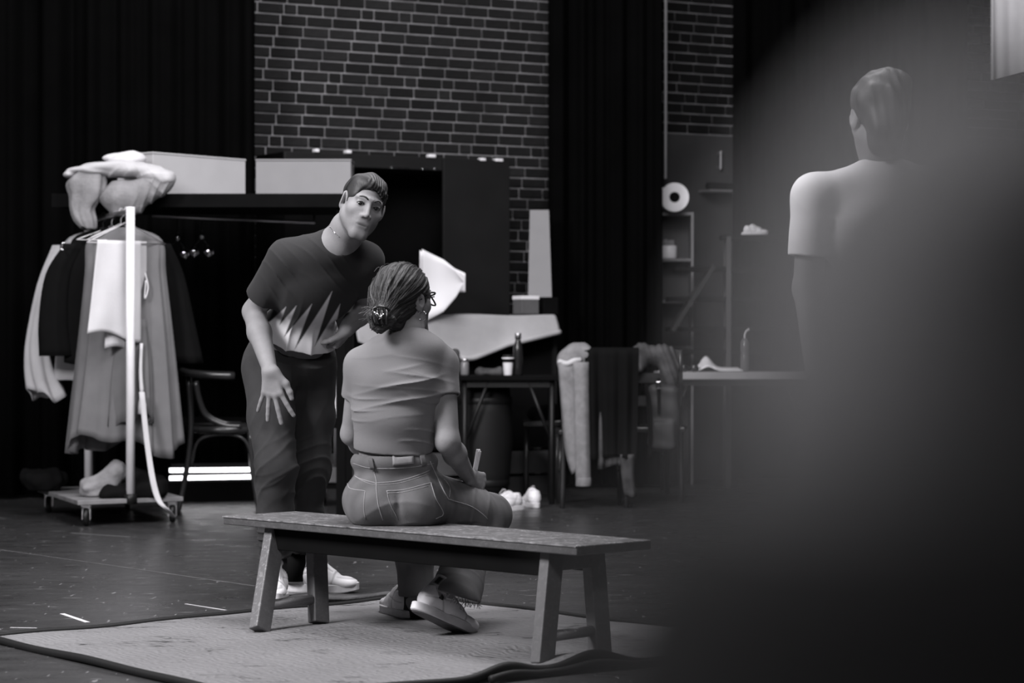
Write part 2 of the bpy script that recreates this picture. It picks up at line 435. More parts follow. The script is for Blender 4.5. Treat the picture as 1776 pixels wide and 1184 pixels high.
def shoe(par, o, toe, up, s=1.0, high=False, dark_sole=False, name='shoe', laces=True, side=1):
    """a sneaker: o is the point under the heel, toe the way it points; upper > sole, laces"""
    R = frame(toe, up); W = lambda x, y, z: o+R@(np.array([x, y, z])*s)
    U = Solid()
    U.path([W(0, .035, .052), W(0, .10, .050), W(.002*side, .165, .040)], [r*s for r in (.036, .038, .036)], .02*s)
    U.ell(W(.003*side, .205, .036), np.array((.042, .062, .026))*s, R, .02*s)
    U.ell(W(.004*side, .238, .034), np.array((.036, .036, .019))*s, R, .015*s)
    U.cone(W(0, .05, .07), W(0, .10, .075), .033*s, .032*s, .02*s)
    hh = .125 if high else .092
    U.cone(W(0, .045, .06), W(0, .052, hh), .036*s, .034*s, .015*s)
    U.cone(W(0, .095, hh+.006), W(0, .175, .062), .019*s, .022*s, .02*s)             # tongue
    U.cone(W(0, .055, hh-.03), W(0, .050, hh+.05), .027*s, .030*s, .008*s); U.neg()   # opening
    U.cut(W(0, 0, .022), -R[:, 2])
    def seam_g(q):
        g = np.exp(-((q[1]-.185-.25*(q[2]-.04))/.0035)**2)+np.exp(-((q[1]-.075+.5*(q[2]-.05))/.0035)**2)*(np.abs(q[0]) > .02)
        g = g+.8*np.exp(-((q[2]-.058+.1*(q[1]-.2))/.0025)**2)*(q[1] > .20)
        g = g+np.exp(-((np.abs(q[0])-.017)/.003)**2)*(q[1] > .10)*(q[1] < .185)*(q[2] > .05)
        g = g+np.exp(-((q[2]-.062-.16*(q[1]-.03))/.0022)**2)*(q[1] > .0)*(q[1] < .15)*(np.abs(q[0]) > .02)
        return g
    def seams(X, Y, Z):
        x, y, z = X-o[0], Y-o[1], Z-o[2]
        return .0015*s*seam_g([(x*R[0, i]+y*R[1, i]+z*R[2, i])/s for i in range(3)])
    U.disp(seams)
    V, Q = U.mesh(.0032*s if s > .9 else .0035)
    q = (V-o)@R/s; tn = np.where((q[:, 2] > .05) & (np.hypot(q[:, 0], q[:, 1]-.052) < .026), .35, 1-.42*np.clip(seam_g([q[:, 0], q[:, 1], q[:, 2]]), 0, 1))
    u = obj(name, (V, Q), M['shoe'], par, True, tn)
    prof = []
    for t in np.linspace(0, 2*PI, 80, endpoint=False):
        y = .128+.150*math.cos(t); wd = .040+.010*math.exp(-((y-.20)/.07)**2)-.004*math.exp(-((y-.11)/.04)**2)
        prof.append((wd*math.copysign(abs(math.sin(t))**.75, math.sin(t)), y))
    zs = [(0, .97), (.004, 1.0), (.028, 1.0), (.031, .96)]
    V = [W(x*k, .128+(y-.128)*k, z+max(0, y-.20)**2*1.6) for z, k in zs for x, y in prof]; n = 80
    Fc = [(i*n+k, i*n+(k+1) % n, (i+1)*n+(k+1) % n, (i+1)*n+k) for i in range(3) for k in range(n)]
    Fc += [tuple(range(n-1, -1, -1)), tuple(3*n+k for k in range(n))]
    so = obj('sole', (V, Fc), M['sole'], u, False)
    if dark_sole:
        V = [W(x*k, .128+(y-.128)*k, z+max(0, y-.20)**2*1.6) for z, k in ((-.004, .93), (.001, .965)) for x, y in prof]
        obj('tread', (V, [(k, (k+1) % n, n+(k+1) % n, n+k) for k in range(n)]+[tuple(range(n-1, -1, -1)), tuple(n+k for k in range(n))]), M['sole_dark'], u)
    if laces:
        g = []
        for i in range(5 if high else 4):
            y = .172-.017*i; z = .074+.012*i if not high else .078+.0145*i
            pts = [W(-.019, y-.006, z-.008), W(-.008, y, z+.002), W(.008, y+.002, z+.002), W(.019, y-.004, z-.008)]
            g.append(tube(catmull(pts, 3), .0027*s, 5))
        g.append(tube(catmull([W(0, .115, z+.012), W(.02, .12, z+.016), W(.026, .135, z-.002), W(.03, .14, z-.014)], 3), .0022*s, 5))
        obj('laces', join(*g), M['shoe'], u, True, np.full(sum(len(x[0]) for x in g), .92))
    return u

def wrinkle(axis, f, seed, amp, c, r, slant=.22):
    """irregular cloth folds crossing the given axis, fading out away from c"""
    axis = unit(axis); c = np.asarray(c, float)
    b = unit(np.cross(axis, (0.31, .9, .2))); b2 = np.cross(axis, b)
    def fn(X, Y, Z):
        x, y, z = X-c[0], Y-c[1], Z-c[2]
        u = x*axis[0]+y*axis[1]+z*axis[2]; v = x*b[0]+y*b[1]+z*b[2]; w_ = x*b2[0]+y*b2[1]+z*b2[2]
        n1 = wnoise(u, v, w_, (14, 11, 11), seed); n2 = wnoise(u, v, w_, (26, 15, 15), seed+40, 6); n3 = wnoise(u, v, w_, (f*.5, 12, 12), seed+80, 6)
        sg = (1-np.abs(np.sin(u*f*.5+2.2*n1+v*f*slant)))**2.2
        return (-amp*sg*np.clip(n2*.8+.45, 0, 1.2)-amp*.3*n3)*np.exp(-((x*x+y*y+z*z)/r**2)**1.5)
    return fn

# ---------------- the man leaning forward
def build_man():
    man = thing('person', 'man leaning forward in dark tee with pale flame print, dark jeans and white high tops', 'person', (-.80, 9.32, 0))
    hipR, hipL = P(463, 640, 9.30), P(541, 640, 9.42)
    knR, knL = P(478, 808, 9.17), P(538, 808, 9.36)
    anR, anL = P(478, 985, 9.27), P(512, 985, 9.47)
    pel = P(503, 618, 9.36); waist = P(520, 575, 9.32); chest = P(545, 490, 9.16); neckb = P(592, 412, 9.02)
    shR, shL = P(497, 447, 9.06), P(634, 452, 9.12)
    elR, wrR = P(440, 540, 9.20), P(469, 645, 9.02)
    elL, wrL = P(632, 530, 9.36), P(600, 572, 9.20)
    f = unit((.30, -1, -.13)); up = np.array((.30, .12, 1.0))
    R = frame(f, up); hd = P(629, 357, 8.93)
    torso_up = unit(neckb-pel); tx = unit(shL-shR); ty = unit(np.cross(torso_up, tx))
    RT = np.stack([unit(tx), np.cross(torso_up, unit(tx)), torso_up], 1); RT[:, 0] = np.cross(RT[:, 1], RT[:, 2])
    B = Solid()
    B.ell(pel, (.135, .085, .10), RT).ell(waist, (.115, .068, .12), RT, .03).ell(chest, (.15, .095, .16), RT, .03)
    B.path([neckb-torso_up*.05, neckb+unit(hd-neckb)*.05, hd+R@np.array((0, -.022, -.06))], (.068, .058, .058), .03)
    for q in (shR, shL): B.cone(neckb-torso_up*.03, q, .052, .054, .04)
    B.path([shR, elR], (.05, .041), .03).path([elR, elR+(wrR-elR)*.35, wrR], (.040, .044, .027), .02)
    B.path([shL, elL], (.05, .045), .03).path([elL, elL+(wrL-elL)*.35, wrL], (.045, .046, .030), .02)
    for h, k, a in ((hipR, knR, anR), (hipL, knL, anL)): B.path([h, k, a, a-np.array((0, 0, .04))], (.075, .055, .036, .035), .03)
    hand_ops(B, wrR+(0, 0, .012), (.07, .0, -1), (-.1, -1, -.1), (1, -.2, .1), 1.08, (.10, .06, .06, .10), .42, (.62, .10), mcp=1.6)
    hand_ops(B, wrL, (-.30, .75, -.55), (.75, -.45, .35), (-.5, -.5, -.5), .95, (.75, .7, .7, .7), .10, (.5, .5))
    head_ops(B, hd, R)
    zc = neckb[2]+.045
    lo, hi = B.bounds()
    g1 = B.mesh(.0028, (hd[0]-.14, hd[1]-.2, zc), (hd[0]+.16, hd[1]+.16, hi[2]))
    g2 = B.mesh(.0034, (lo[0], lo[1], .2), (hi[0], hi[1], zc+.003))
    V, Q = merge(g1, g2)
    obj('body', (V, Q), M['skin'], man, True, head_tone(V, hd, R, stubble=True))
    eyes_and_brows(man, hd, R, 1.0, .022, (.05, -1, .0))
    # hair: cropped sides, a ragged fringe brushed to his left
    H = Solid(); W = lambda x, y, z: hd+R@np.array([x, y, z])
    H.ell(W(0, -.020, .040), (.081, .1015, .085), R).ell(W(.004, .03, .080), (.060, .058, .034), R, .03)
    H.ell(W(.004, .098, -.026), (.070, .060, .102), R, .006).neg()
    H.ell(W(0, .02, -.10), (.15, .092, .10), R, .01).neg()
    for q in (-1, 1): H.ell(W(q*.085, -.006, -.012), (.03, .032, .042), R, .008).neg()
    H.cut(W(0, -.07, -.075), R@np.array((0, .2, -1)))
    for i in range(11):
        a = -.058+.0085*i; low = .050+.52*min(.050, max(0, a+.045))+.006*math.sin(i*2.7)
        H.cone(W(a*.75+.010, .035, .090), W(a, .083-7.5*a*a, low+.014), .014, .0085, .010); H.cone(W(a, .083-7.5*a*a, low+.014), W(a-.011, .0855-7.5*a*a, low-.002), .0085, .003, .004)
    def strand(X, Y, Z):
        x, y, z = X-hd[0], Y-hd[1], Z-hd[2]
        q = [x*R[0, i]+y*R[1, i]+z*R[2, i] for i in range(3)]
        return .0014*np.sin(q[0]*420+q[1]*150+q[2]*90+2.5*wnoise(q[0], q[1], q[2], (40, 40, 40), 3))+.0025*wnoise(q[0], q[1], q[2], (120, 60, 60), 8)
    H.disp(strand)
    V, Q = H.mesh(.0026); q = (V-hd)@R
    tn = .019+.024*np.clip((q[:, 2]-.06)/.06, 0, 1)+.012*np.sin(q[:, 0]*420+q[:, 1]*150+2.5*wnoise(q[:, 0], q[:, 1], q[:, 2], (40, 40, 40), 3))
    obj('hair', (V, Q), M['hair'], man, True, np.clip(tn, .008, 1))
    # tee shirt
    T = Solid()
    T.ell(P(508, 600, 9.34), (.158, .118, .09), RT).ell(waist, (.146, .112, .13), RT, .06).ell(chest, (.172, .128, .185), RT, .06)
    for q in (shR, shL): T.cone(neckb-torso_up*.035, q, .062, .066, .05)
    T.cut(P(520, 618, 9.2), -torso_up+np.array((.0, 0, -.25)))
    for a, b, e in ((shR, elR, .74), (shL, elL, .52)):
        A = Solid(); A.cone(a, a+(b-a)*(e+.1), .066, .066, .02); A.cut(a+(b-a)*e, b-a)
        A.cone(a+(b-a)*(e-.10), a+(b-a)*(e+.2), .056, .060, .004).neg(); T.join(A, .03)
    nd = unit(hd-neckb)
    T.cone(neckb+nd*.10, neckb+np.array((.004, -.045, .012)), .072, .078, .008).neg()
    T.cone(neckb+nd*.06+np.array((0, .01, 0)), neckb+np.array((.008, -.12, -.008)), .060, .052, .02).neg()
    T.disp(wrinkle((.75, .2, -.6), 90, 5, .007, P(500, 560, 9.25), .17)); T.disp(wrinkle((.9, .1, .6), 60, 6, .004, P(560, 500, 9.05), .2))
    T.disp(wrinkle((1, 0, .5), 110, 7, .005, P(470, 470, 9.0), .12))
    V, Q = T.mesh(.0032)
    px = 888+FPX*V[:, 0]/V[:, 1]; py = 592-FPX*(V[:, 2]-EYE)/V[:, 1]
    inside = np.zeros(len(V), bool); dist = np.full(len(V), 99.)
    poly = [(455, 566), (470, 556), (496, 532), (485, 563), (514, 530), (493, 584), (541, 527), (511, 606), (576, 505), (546, 600), (590, 527), (581, 573), (604, 540), (604, 680), (440, 680)]
    for i in range(len(poly)):
        (x1, y1), (x2, y2) = poly[i], poly[(i+1) % len(poly)]
        c = ((y1 > py) != (y2 > py)) & (px < (x2-x1)*(py-y1)/((y2-y1) if y2 != y1 else 1e-9)+x1); inside ^= c
        tt = np.clip(((px-x1)*(x2-x1)+(py-y1)*(y2-y1))/((x2-x1)**2+(y2-y1)**2), 0, 1); dist = np.minimum(dist, np.hypot(px-x1-tt*(x2-x1), py-y1-tt*(y2-y1)))
    cov = np.clip(.5+np.where(inside, dist, -dist)/2.4, 0, 1)
    front = ((V-waist)@RT)[:, 1]*np.sign((RT[:, 1]@np.array((0, -1, 0)))) > -.02
    obj('tee_shirt', (V, Q), M['tee_dark'], man, True, np.where(front, 0.028+.58*cov, .028))
    # jeans
    J = Solid()
    J.ell(pel-(0, 0, .01), (.168, .128, .12), RT); J.ell(P(513, 600, 9.345), (.152, .114, .07), RT, .04)
    for h, k, a in ((hipR, knR, anR), (hipL, knL, anL)):
        A = Solid(); hem = a+unit(k-a)*(.055 if a is anR else .075)
        A.path([h, h+(k-h)*.5, k, k+(a-k)*.45, a], (.098, .088, .074, .068, .058), .03); A.cut(hem, a-k)
        A.cone(hem+unit(k-a)*.05, a, .05, .06, .003).neg(); J.join(A, .03)
    J.cut(P(512, 588, 9.36), torso_up)
    for h, k, a, sd in ((hipR, knR, anR, 1), (hipL, knL, anL, 2)):
        J.disp(wrinkle(k-h, 100, sd, .012, k+(h-k)*.05, .17)); J.disp(wrinkle(a-k, 120, sd+5, .010, k+(a-k)*.5, .17))
        J.disp(wrinkle(k-h+np.array((.3, 0, 0)), 55, sd+9, .007, h+(k-h)*.3, .2))
    V, Q = J.mesh(.0042)
    obj('jeans', (V, Q), M['jean_dark'], man, True)
    # socks and high tops
    obj('sock', tube([anL+(0, 0, .09), anL-(0, 0, .05)], .044, 14), M['sock'], man, True, np.full(28, .006))
    obj('sock', tube([anR+(0, 0, .08), anR-(0, 0, .05)], .044, 14), M['sock'], man, True, np.full(28, .05))
    shoe(man, np.array((anL[0]-.035, anL[1]+.03, 0.0)), (.96, -.22, 0), (0, 0, 1), 1.06, True, name='shoe')
    shoe(man, np.array((anR[0]+.0, anR[1]+.05, 0.0)), (.08, -1, 0), (0, 0, 1), 1.06, True, name='shoe')
    # neck chain glint
    bv = bvh_of(g2)
    pts = on_surface(bv, [(566, 384), (572, 392), (580, 402), (589, 411)], .002)
    if len(pts) > 2: obj('necklace', tube(catmull(pts, 4), .0012, 5), M['metal'], man, True)

# ---------------- the woman on the bench
def build_woman():
    wo = thing('person', 'woman sitting on the bench seen from behind, grey tee, blue jeans and clipped-up brown hair', 'person', (-.38, 7.97, 0))
    pel = P(690, 852, 8.0); waist = P(683, 788, 7.97); chest = P(688, 680, 7.95); neckb = P(708, 588, 7.96)
    shL, shR = P(627, 632, 7.97), P(766, 630, 7.99)
    elR, wrR = P(776, 765, 7.93), P(812, 826, 8.13)
    elL, wrL = P(611, 752, 8.06), P(650, 800, 8.32)
    hipL, hipR = P(648, 868, 8.05), P(735, 868, 8.03)
    knL, knR = P(716, 884, 8.47), P(850, 893, 8.30)
    anL, anR = P(722, 1043, 8.43), P(768, 1028, 7.98)
    f = unit((.64, .76, .04)); R = frame(f, (.08, 0, 1)); hd = P(703, 521, 8.0)
    B = Solid()
    B.ell(pel, (.15, .11, .10)).ell(waist, (.115, .08, .10), None, .05).ell(chest, (.13, .085, .17), None, .05)
    B.path([neckb-(0, 0, .05), neckb+(0, .015, .03), hd+R@np.array((0, -.015, -.06))], (.058, .047, .047), .03)
    for q in (shL, shR): B.cone(neckb-(0, 0, .03), q, .04, .045, .04)
    B.path([shR, elR], (.046, .039), .03).path([elR, elR+(wrR-elR)*.35, wrR], (.038, .037, .024), .02)
    B.path([shL, elL], (.044, .037), .03).path([elL, elL+(wrL-elL)*.35, wrL], (.036, .036, .024), .02)
    for h, k, a in ((hipR, knR, anR), (hipL, knL, anL)): B.path([h, k, a], (.07, .05, .033), .03)
    B.cone(anL, anL+(0, .02, -.05), .034, .034, .02); B.cone(anR, anR+(0, .03, -.05), .034, .034, .02)
    hand_ops(B, wrR, (.55, .75, -.32), (.75, -.55, .35), (.1, .35, .95), .95, (1.15, 1.15, 1.15, 1.15), .03, (.35, .9))
    hand_ops(B, wrL, (.5, .8, -.3), (-.4, .3, .9), (.8, -.5, 0), .95, (.3, .3, .3, .3), .1)
    head_ops(B, hd, R, True, .96)
    lo, hi = B.bounds(); zc = neckb[2]+.02
    g1 = B.mesh(.0028, (hd[0]-.14, hd[1]-.16, zc), (hd[0]+.16, hd[1]+.2, hi[2])); g2 = B.mesh(.0036, (lo[0], lo[1], .03), (hi[0], hi[1], zc+.0035))
    V, Q = merge(g1, g2)
    obj('body', (V, Q), M['skin'], wo, True, head_tone(V, hd, R, .96)*np.where(V[:, 2] > .5, .95, .8))
    eyes_and_brows(wo, hd, R, .96, .02, f)
    # hair gathered into a low knot
    s = .96; W = lambda x, y, z: hd+R@(np.array([x, y, z])*s)
    bun = P(661, 549, 7.87)
    H = Solid()
    H.ell(W(0, -.024, .040), np.array((.088, .108, .092))*s, R)
    H.ell(W(0, .112, -.060), np.array((.105, .105, .118))*s, R, .012).neg()
    H.ell(W(0, .045, -.135), np.array((.16, .10, .085))*s, R, .02).neg()
    for q in (-1, 1): H.ell(W(q*.085, -.006, -.006), np.array((.022, .028, .034))*s, R, .010).neg()
    H.cone(W(-.005, -.085, -.005), bun+(0.01, .02, .01), .060, .034, .045)
    H.cone(W(.03, -.05, -.035), bun+(.03, .03, -.004), .036, .026, .03)
    H.ell(bun, (.040, .040, .042), None, .018)
    H.cone(W(.02, -.075, -.05), bun+(.045, .05, -.03), .034, .02, .03)
    H.path([bun+(-.012, -.02, -.008), bun+(-.022, -.016, -.030), bun+(-.004, -.018, -.042), bun+(.020, -.010, -.034)], (.014, .014, .013, .010), .006)
    H.path([bun+(.018, -.022, .008), bun+(.036, -.012, -.010), bun+(.030, -.005, -.030)], (.012, .011, .008), .006)
    H.path([bun+(-.016, -.02, .016), bun+(-.034, -.01, .004), bun+(-.034, -.004, -.016)], (.012, .011, .008), .006)
    ax = unit(W(.0, .05, .07)-bun); ux = unit(np.cross(ax, (0, 0, 1))); vx = np.cross(ax, ux)
    def ang(X, Y, Z):
        x, y, z = X-bun[0], Y-bun[1], Z-bun[2]
        return np.arctan2(x*vx[0]+y*vx[1]+z*vx[2], x*ux[0]+y*ux[1]+z*ux[2]), np.sqrt(x*x+y*y+z*z)
    def strand(X, Y, Z):
        a, r = ang(X, Y, Z); t = a+.12*wnoise(X, Y, Z, (22, 22, 22), 5)
        return (.0016*np.sin(t*46)+.0020*np.sin(t*19+1))*np.clip((r-.03)/.04, 0, 1)+.0012*wnoise(X, Y, Z, (160, 160, 160), 6)
    H.disp(strand)
    V, Q = H.mesh(.0027); a, r = ang(V[:, 0], V[:, 1], V[:, 2]); t = a+.12*wnoise(V[:, 0], V[:, 1], V[:, 2], (22, 22, 22), 5)
    tn = .026+.013*np.sin(t*46)+.014*np.sin(t*19+1)+.010*np.sin(t*97)
    obj('hair', (V, Q), M['hair'], wo, True, np.clip(tn, .008, .2))
    bv = bvh_of((V, Q)); gs = []; tones = []
    def lay(p, q, lift=.004):
        pts = []
        for i in range(9):
            u = i/8; c = np.asarray(p)*(1-u)+np.asarray(q)*u
            o2 = W(0, -.02, .03); dr = unit(c-o2); h = bv.ray_cast(Vector(o2+dr*.3), Vector(-dr))
            pts.append(np.array(h[0])+dr*(.0016+lift*4*u*(1-u)) if h[0] is not None else c)
        return pts
    rr = random.Random(5)
    for i in range(95):
        an = rr.uniform(-1.5, 1.45); p = W(.09*math.sin(an), .045+rr.uniform(-.04, .03), .035+.1*math.cos(an))
        e = bun+np.array((rr.uniform(-.012, .02), rr.uniform(-.012, .012), rr.uniform(-.012, .018)))
        g = tube(lay(p, e, rr.choice((0, .001, .002, .003))), rr.choice((.0004, .0006, .0008)), 3); gs.append(g); tones += [rr.choice((.02, .04, .06, .11))]*len(g[0])
    for i in range(26):                                                   # flyaway wisps round the knot and crown
        if i < 22:
            p = bun+np.array((rr.uniform(-.03, .02), -.015, rr.uniform(-.03, .03))); d = np.array((rr.uniform(-.06, .02), rr.uniform(-.03, .01), rr.uniform(-.03, .05)))
        else:
            u = rr.uniform(-1, 1); p = W(.06*u, -.05+rr.uniform(-.02, .06), .122-.02*u*u); d = R@np.array((rr.uniform(-.02, .02), -.05, rr.uniform(-.010, .003)))
        pts = [p, p+d*.5+np.array((0, 0, .012)), p+d]; g = tube(catmull(pts, 3), .0007, 3); gs.append(g); tones += [rr.choice((.05, .1, .18))]*len(g[0])
    obj('loose_strands', join(*gs), M['hair'], wo, True, tones, kind='stuff')
    # claw clip on the knot
    cl = []
    for q in (-1, 1):
        for i in range(3):
            x = -.018+.015*i+q*.004; pts = [bun+np.array((x, -.030, .026)), bun+np.array((x+q*.006, -.046, .010)), bun+np.array((x+q*.004, -.048, -.010)), bun+np.array((x+.002, -.034, -.026))]
            cl.append(tube(catmull(pts, 4), .0034, 6))
    cl.append(tube(catmull([bun+np.array(v) for v in ((-.030, -.030, .022), (-.012, -.036, .031), (.012, -.036, .031), (.030, -.026, .020))], 4), .0038, 6))
    obj('hair_claw_clip', join(*cl), M['bottle'], wo, True)
    cl = [tube(catmull([bun+np.array(v) for v in q], 3), .0028, 6) for q in (((-.012, -.047, .012), (-.004, -.052, .002), (.006, -.051, -.004)), ((-.004, -.051, -.008), (.006, -.053, .004), (.012, -.049, .008)), ((-.022, -.044, .016), (-.016, -.048, .010), (-.014, -.049, .004)))]
    obj('clip_hinge', join(*cl), M['metal'], wo, True)
    # hoop earring and sunglasses
    e = W(.083, -.004, -.048); th = np.linspace(0, 2*PI, 25)[:-1]
    obj('hoop_earring', tube([e+np.array((.0142*math.cos(a), -.004*math.cos(a), .0148*math.sin(a))) for a in th], .00125, 6, True), M['metal'], wo, True)
    gp = [W(.062, .060, .018), W(.058, .085, .022), W(.040, .106, .026), W(.012, .112, .022), W(.014, .112, -.012), W(.042, .106, -.018), W(.060, .086, -.008)]
    gl = obj('glasses', join(tube(catmull(gp+[gp[0]], 4), .0030, 6), tube(catmull([W(.060, .082, .014), W(.078, .03, .012), W(.080, -.02, .008)], 4), .002, 6)), M['bottle'], wo, True)
    # grey tee
    T = Solid()
    T.ell(P(683, 772, 7.97), (.131, .096, .085)).ell(P(684, 720, 7.96), (.138, .102, .11), None, .05).ell(P(690, 660, 7.96), (.155, .108, .135), None, .06)
    for q in (shL, shR): T.cone(neckb-(0, 0, .012), q-(0, 0, .004), .052, .054, .05)
    T.ell(neckb-(0.0, -.005, .035), (.115, .075, .055), None, .05)
    T.cut(P(683, 787, 7.9), (-.06, .12, -1))
    for a, b, en in ((shR, elR, .42), (shL, elL, .46)):
        A = Solid(); A.cone(a, a+(b-a)*(en+.1), .054, .053, .02); A.cut(a+(b-a)*en, b-a+np.array((0, 0, .01)))
        A.cone(a+(b-a)*(en-.12), a+(b-a)*(en+.2), .046, .049, .004).neg(); T.join(A, .02)
    T.cone(neckb+(0, .01, .09), neckb+(0, .02, .045), .054, .058, .006).neg()
    T.disp(wrinkle((.10, 0, 1), 150, 3, .012, P(685, 735, 7.86), .17, .02)); T.disp(wrinkle((-.12, 0, 1), 120, 4, .010, P(680, 665, 7.85), .15, -.03))
    T.disp(wrinkle((.6, 0, .8), 80, 9, .006, P(755, 672, 7.88), .09))
    V, Q = T.mesh(.0030)
    obj('tee_shirt', (V, Q), M['tee_grey'], wo, True)
    # jeans, waistband, seams
    J = Solid()
    SE = Solid(); zs = .380
    SE.ell(P(684, 800, 7.98), (.145, .105, .06)); SE.ell(P(688, 866, 8.0), (.176, .136, .110), None, .05)
    SE.ell(P(650, 872, 7.97), (.090, .112, .095), None, .04).ell(P(724, 872, 7.97), (.090, .112, .095), None, .04)
    SE.cone(P(690, 850, 7.86), P(692, 905, 7.86), .004, .004, .02); SE.neg()
    SE.path([hipR, hipR+(knR-hipR)*.62], (.102, .088), .03).path([hipL, hipL+(knL-hipL)*.62], (.098, .085), .03); SE.cut((0, 0, zs), (0, 0, -1)); J.join(SE, .01)
    lgR = Solid(); hem = anR+np.array((.012, 0, .005)); ax_ = unit(hem-knR)
    lgR.path([hipR+(knR-hipR)*.62, knR, knR+(hem-knR)*.45, hem+(.025, 0, -.03)], (.086, .070, .068, .088), .03)
    lgR.cut(hem+(.025, 0, -.012), (-.30, -.10, -1)); lgR.path([knR+(hem-knR)*.6, hem+(.025, 0, -.06)], (.045, .088), .003).neg()
    lgL = Solid(); hl = anL+np.array((0, 0, .02))
    lgL.path([hipL+(knL-hipL)*.62, knL, knL+(hl-knL)*.5, hl], (.085, .068, .066, .062), .03); lgL.cut(hl, (0, 0, -1))
    lgL.cone(hl+(0, 0, .05), hl-(0, 0, .05), .05, .06, .003).neg()
    J.join(lgR, .03).join(lgL, .03)
    J.cut(P(683, 783, 7.97), (-.05, .12, 1))
    J.ell(P(683, 786, 7.97), (.122, .085, .05), None, .004).neg()
    J.disp(wrinkle((1, .3, -.4), 110, 4, .006, P(772, 850, 7.96), .09)); J.disp(wrinkle((.3, .2, 1), 90, 8, .005, P(690, 885, 7.88), .12))
    J.disp(wrinkle(knR-hipR, 95, 2, .005, P(830, 870, 8.1), .10)); J.disp(wrinkle(hem-knR, 100, 12, .008, (knR+hem)/2, .16))
    V, Q = J.mesh(.0038)
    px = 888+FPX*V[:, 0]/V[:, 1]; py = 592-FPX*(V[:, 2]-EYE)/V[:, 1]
    tn = 1+.16*wnoise(V[:, 0], V[:, 1], V[:, 2], (40, 40, 22), 31)+.10*wnoise(V[:, 0], V[:, 1], V[:, 2], (120, 120, 60), 32)+.55*np.exp(-((px-820)/45)**2-((py-858)/26)**2)+.25*np.exp(-((px-700)/50)**2-((py-868)/22)**2)+.2*np.exp(-((px-630)/25)**2-((py-870)/20)**2)  # random denim tone plus highlights painted on thigh and seat
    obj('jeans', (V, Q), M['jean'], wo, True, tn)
    bv = bvh_of((V, Q))
    def seam(px, name, r=.0013, off=.0008, n=5):
        pts = on_surface(bv, [tuple(p) for p in catmull([(x, y, 0) for x, y in px], n)[:, :2]], off)
        if len(pts) > 2: obj(name, tube(pts, r, 5), M['stitch'], wo, True)
    seam([(612, 803), (640, 811), (680, 812), (720, 809), (752, 803)], 'waistband_seam', .0009)
    seam([(608, 818), (622, 829), (650, 837), (653, 837.5), (690, 834), (722, 825), (745, 815)], 'yoke_seam')
    seam([(612, 823), (630, 834), (652, 840.5), (690, 838), (722, 829), (745, 820)], 'yoke_seam', .0008)
    seam([(645, 806), (652, 830), (653, 850), (656, 875), (664, 902)], 'centre_seam')
    seam([(603, 838), (608, 847), (632, 851), (633, 854), (631, 880), (634, 900)], 'pocket_seam', .0012, .0008, 4)
    seam([(670, 851), (700, 849), (744, 838), (748, 840), (756, 865), (769, 890), (756, 899)], 'pocket_seam', .0012, .0008, 4)
    seam([(672, 855), (700, 853), (742, 843)], 'pocket_seam', .0008)
    seam([(671, 851), (676, 872), (690, 900)], 'pocket_seam', .0009)
    seam([(746, 800), (757, 825), (775, 861), (783, 867), (815, 877), (835, 890), (846, 900)], 'side_seam', .0017)
    seam([(770, 830), (780, 845), (779, 862)], 'pocket_seam', .001)
    def patch(q, name, m, th=.004):
        q = np.array(q, float); V = []
        for k in range(5):
            for l in range(9):
                u, v = l/8, k/4; p = (q[0]*(1-u)+q[1]*u)*(1-v)+(q[3]*(1-u)+q[2]*u)*v; V += on_surface(bv, [tuple(p)], th)[:1]
        if len(V) == 45:
            o = obj(name, (V, [(k*9+l, k*9+l+1, k*9+l+10, k*9+l+9) for k in range(4) for l in range(8)]), m, wo, True, np.ones(45)); solidify(o, .004)
    patch([(681, 791), (717, 788), (717, 804), (681, 807)], 'leather_patch', M['leather'], .003)
    for q in ([(639, 794), (647, 795), (651, 813), (644, 813)], [(726, 787), (734, 786), (739, 805), (731, 807)]): patch(q, 'belt_loop', M['jean'], .005)
    th = []
    rr = random.Random(3)
    rim = [hem+np.array((.02+.088*math.cos(a), .088*math.sin(a), .0)) for a in np.linspace(PI, 2*PI, 46)]
    for i in range(110):
        u = rr.random(); a = PI+u*PI; p = hem+np.array((.025+.084*math.cos(a), .084*math.sin(a)*.95, -.010-.026*math.cos(a)))
        d = np.array((rr.uniform(-.008, .008), rr.uniform(-.006, .002), -rr.uniform(.006, .022))); th.append(tube(catmull([p, p+d*.6, p+d+np.array((rr.uniform(-.006, .006), 0, 0))], 2), .0008, 3))
    for x, l in ((.050, .055), (.066, .04), (.060, .062)):
        p = hem+np.array((x, -.06, -.004)); th.append(tube(catmull([p, p+(.006, -.004, -l*.5), p+(-.004, -.003, -l*.8), p+(.008, 0, -l)], 3), .0013, 4))
    obj('frayed_hem', join(*th), M['denim_light'], wo, True, kind='stuff')
    # socks and sneakers: right heel lifted under the bench
    toe = P(812, 1104, 8.05); heel = P(722, 1062, 7.90)
    td = unit(toe-heel); o = heel-td*.0
    upv = unit(np.array((.30, .34, .87))); 
    shoe(wo, o+np.array((0, 0, .005)), td, upv, .97, False, True, name='shoe')
    Rs = frame(td, upv); a1 = o+Rs@np.array((0, .05, .07)); a2 = hem+np.array((.0, 0, .03))
    pts = [a1+(a2-a1)*u for u in np.linspace(-.1, 1, 14)]; V, Fc = tube(pts, .040, 20)
    k = np.arange(len(V)); ringi, sg = k//20, k % 20
    obj('sock', (V, Fc), M['sock'], wo, True, np.where(((sg//2) % 2 == 0) & (ringi % 7 < 5), .02, .38))
    sl = shoe(wo, np.array((anL[0]-.03, anL[1]+.0, .016)), (-.35, .93, 0), (0, 0, 1), .93, False, False, name='shoe', laces=False)
    obj('sock', tube([anL+(0, .0, .06), anL+(-.01, .02, -.05)], .040, 14), M['sock'], wo, True, np.full(28, .03))
    return wo, wrR

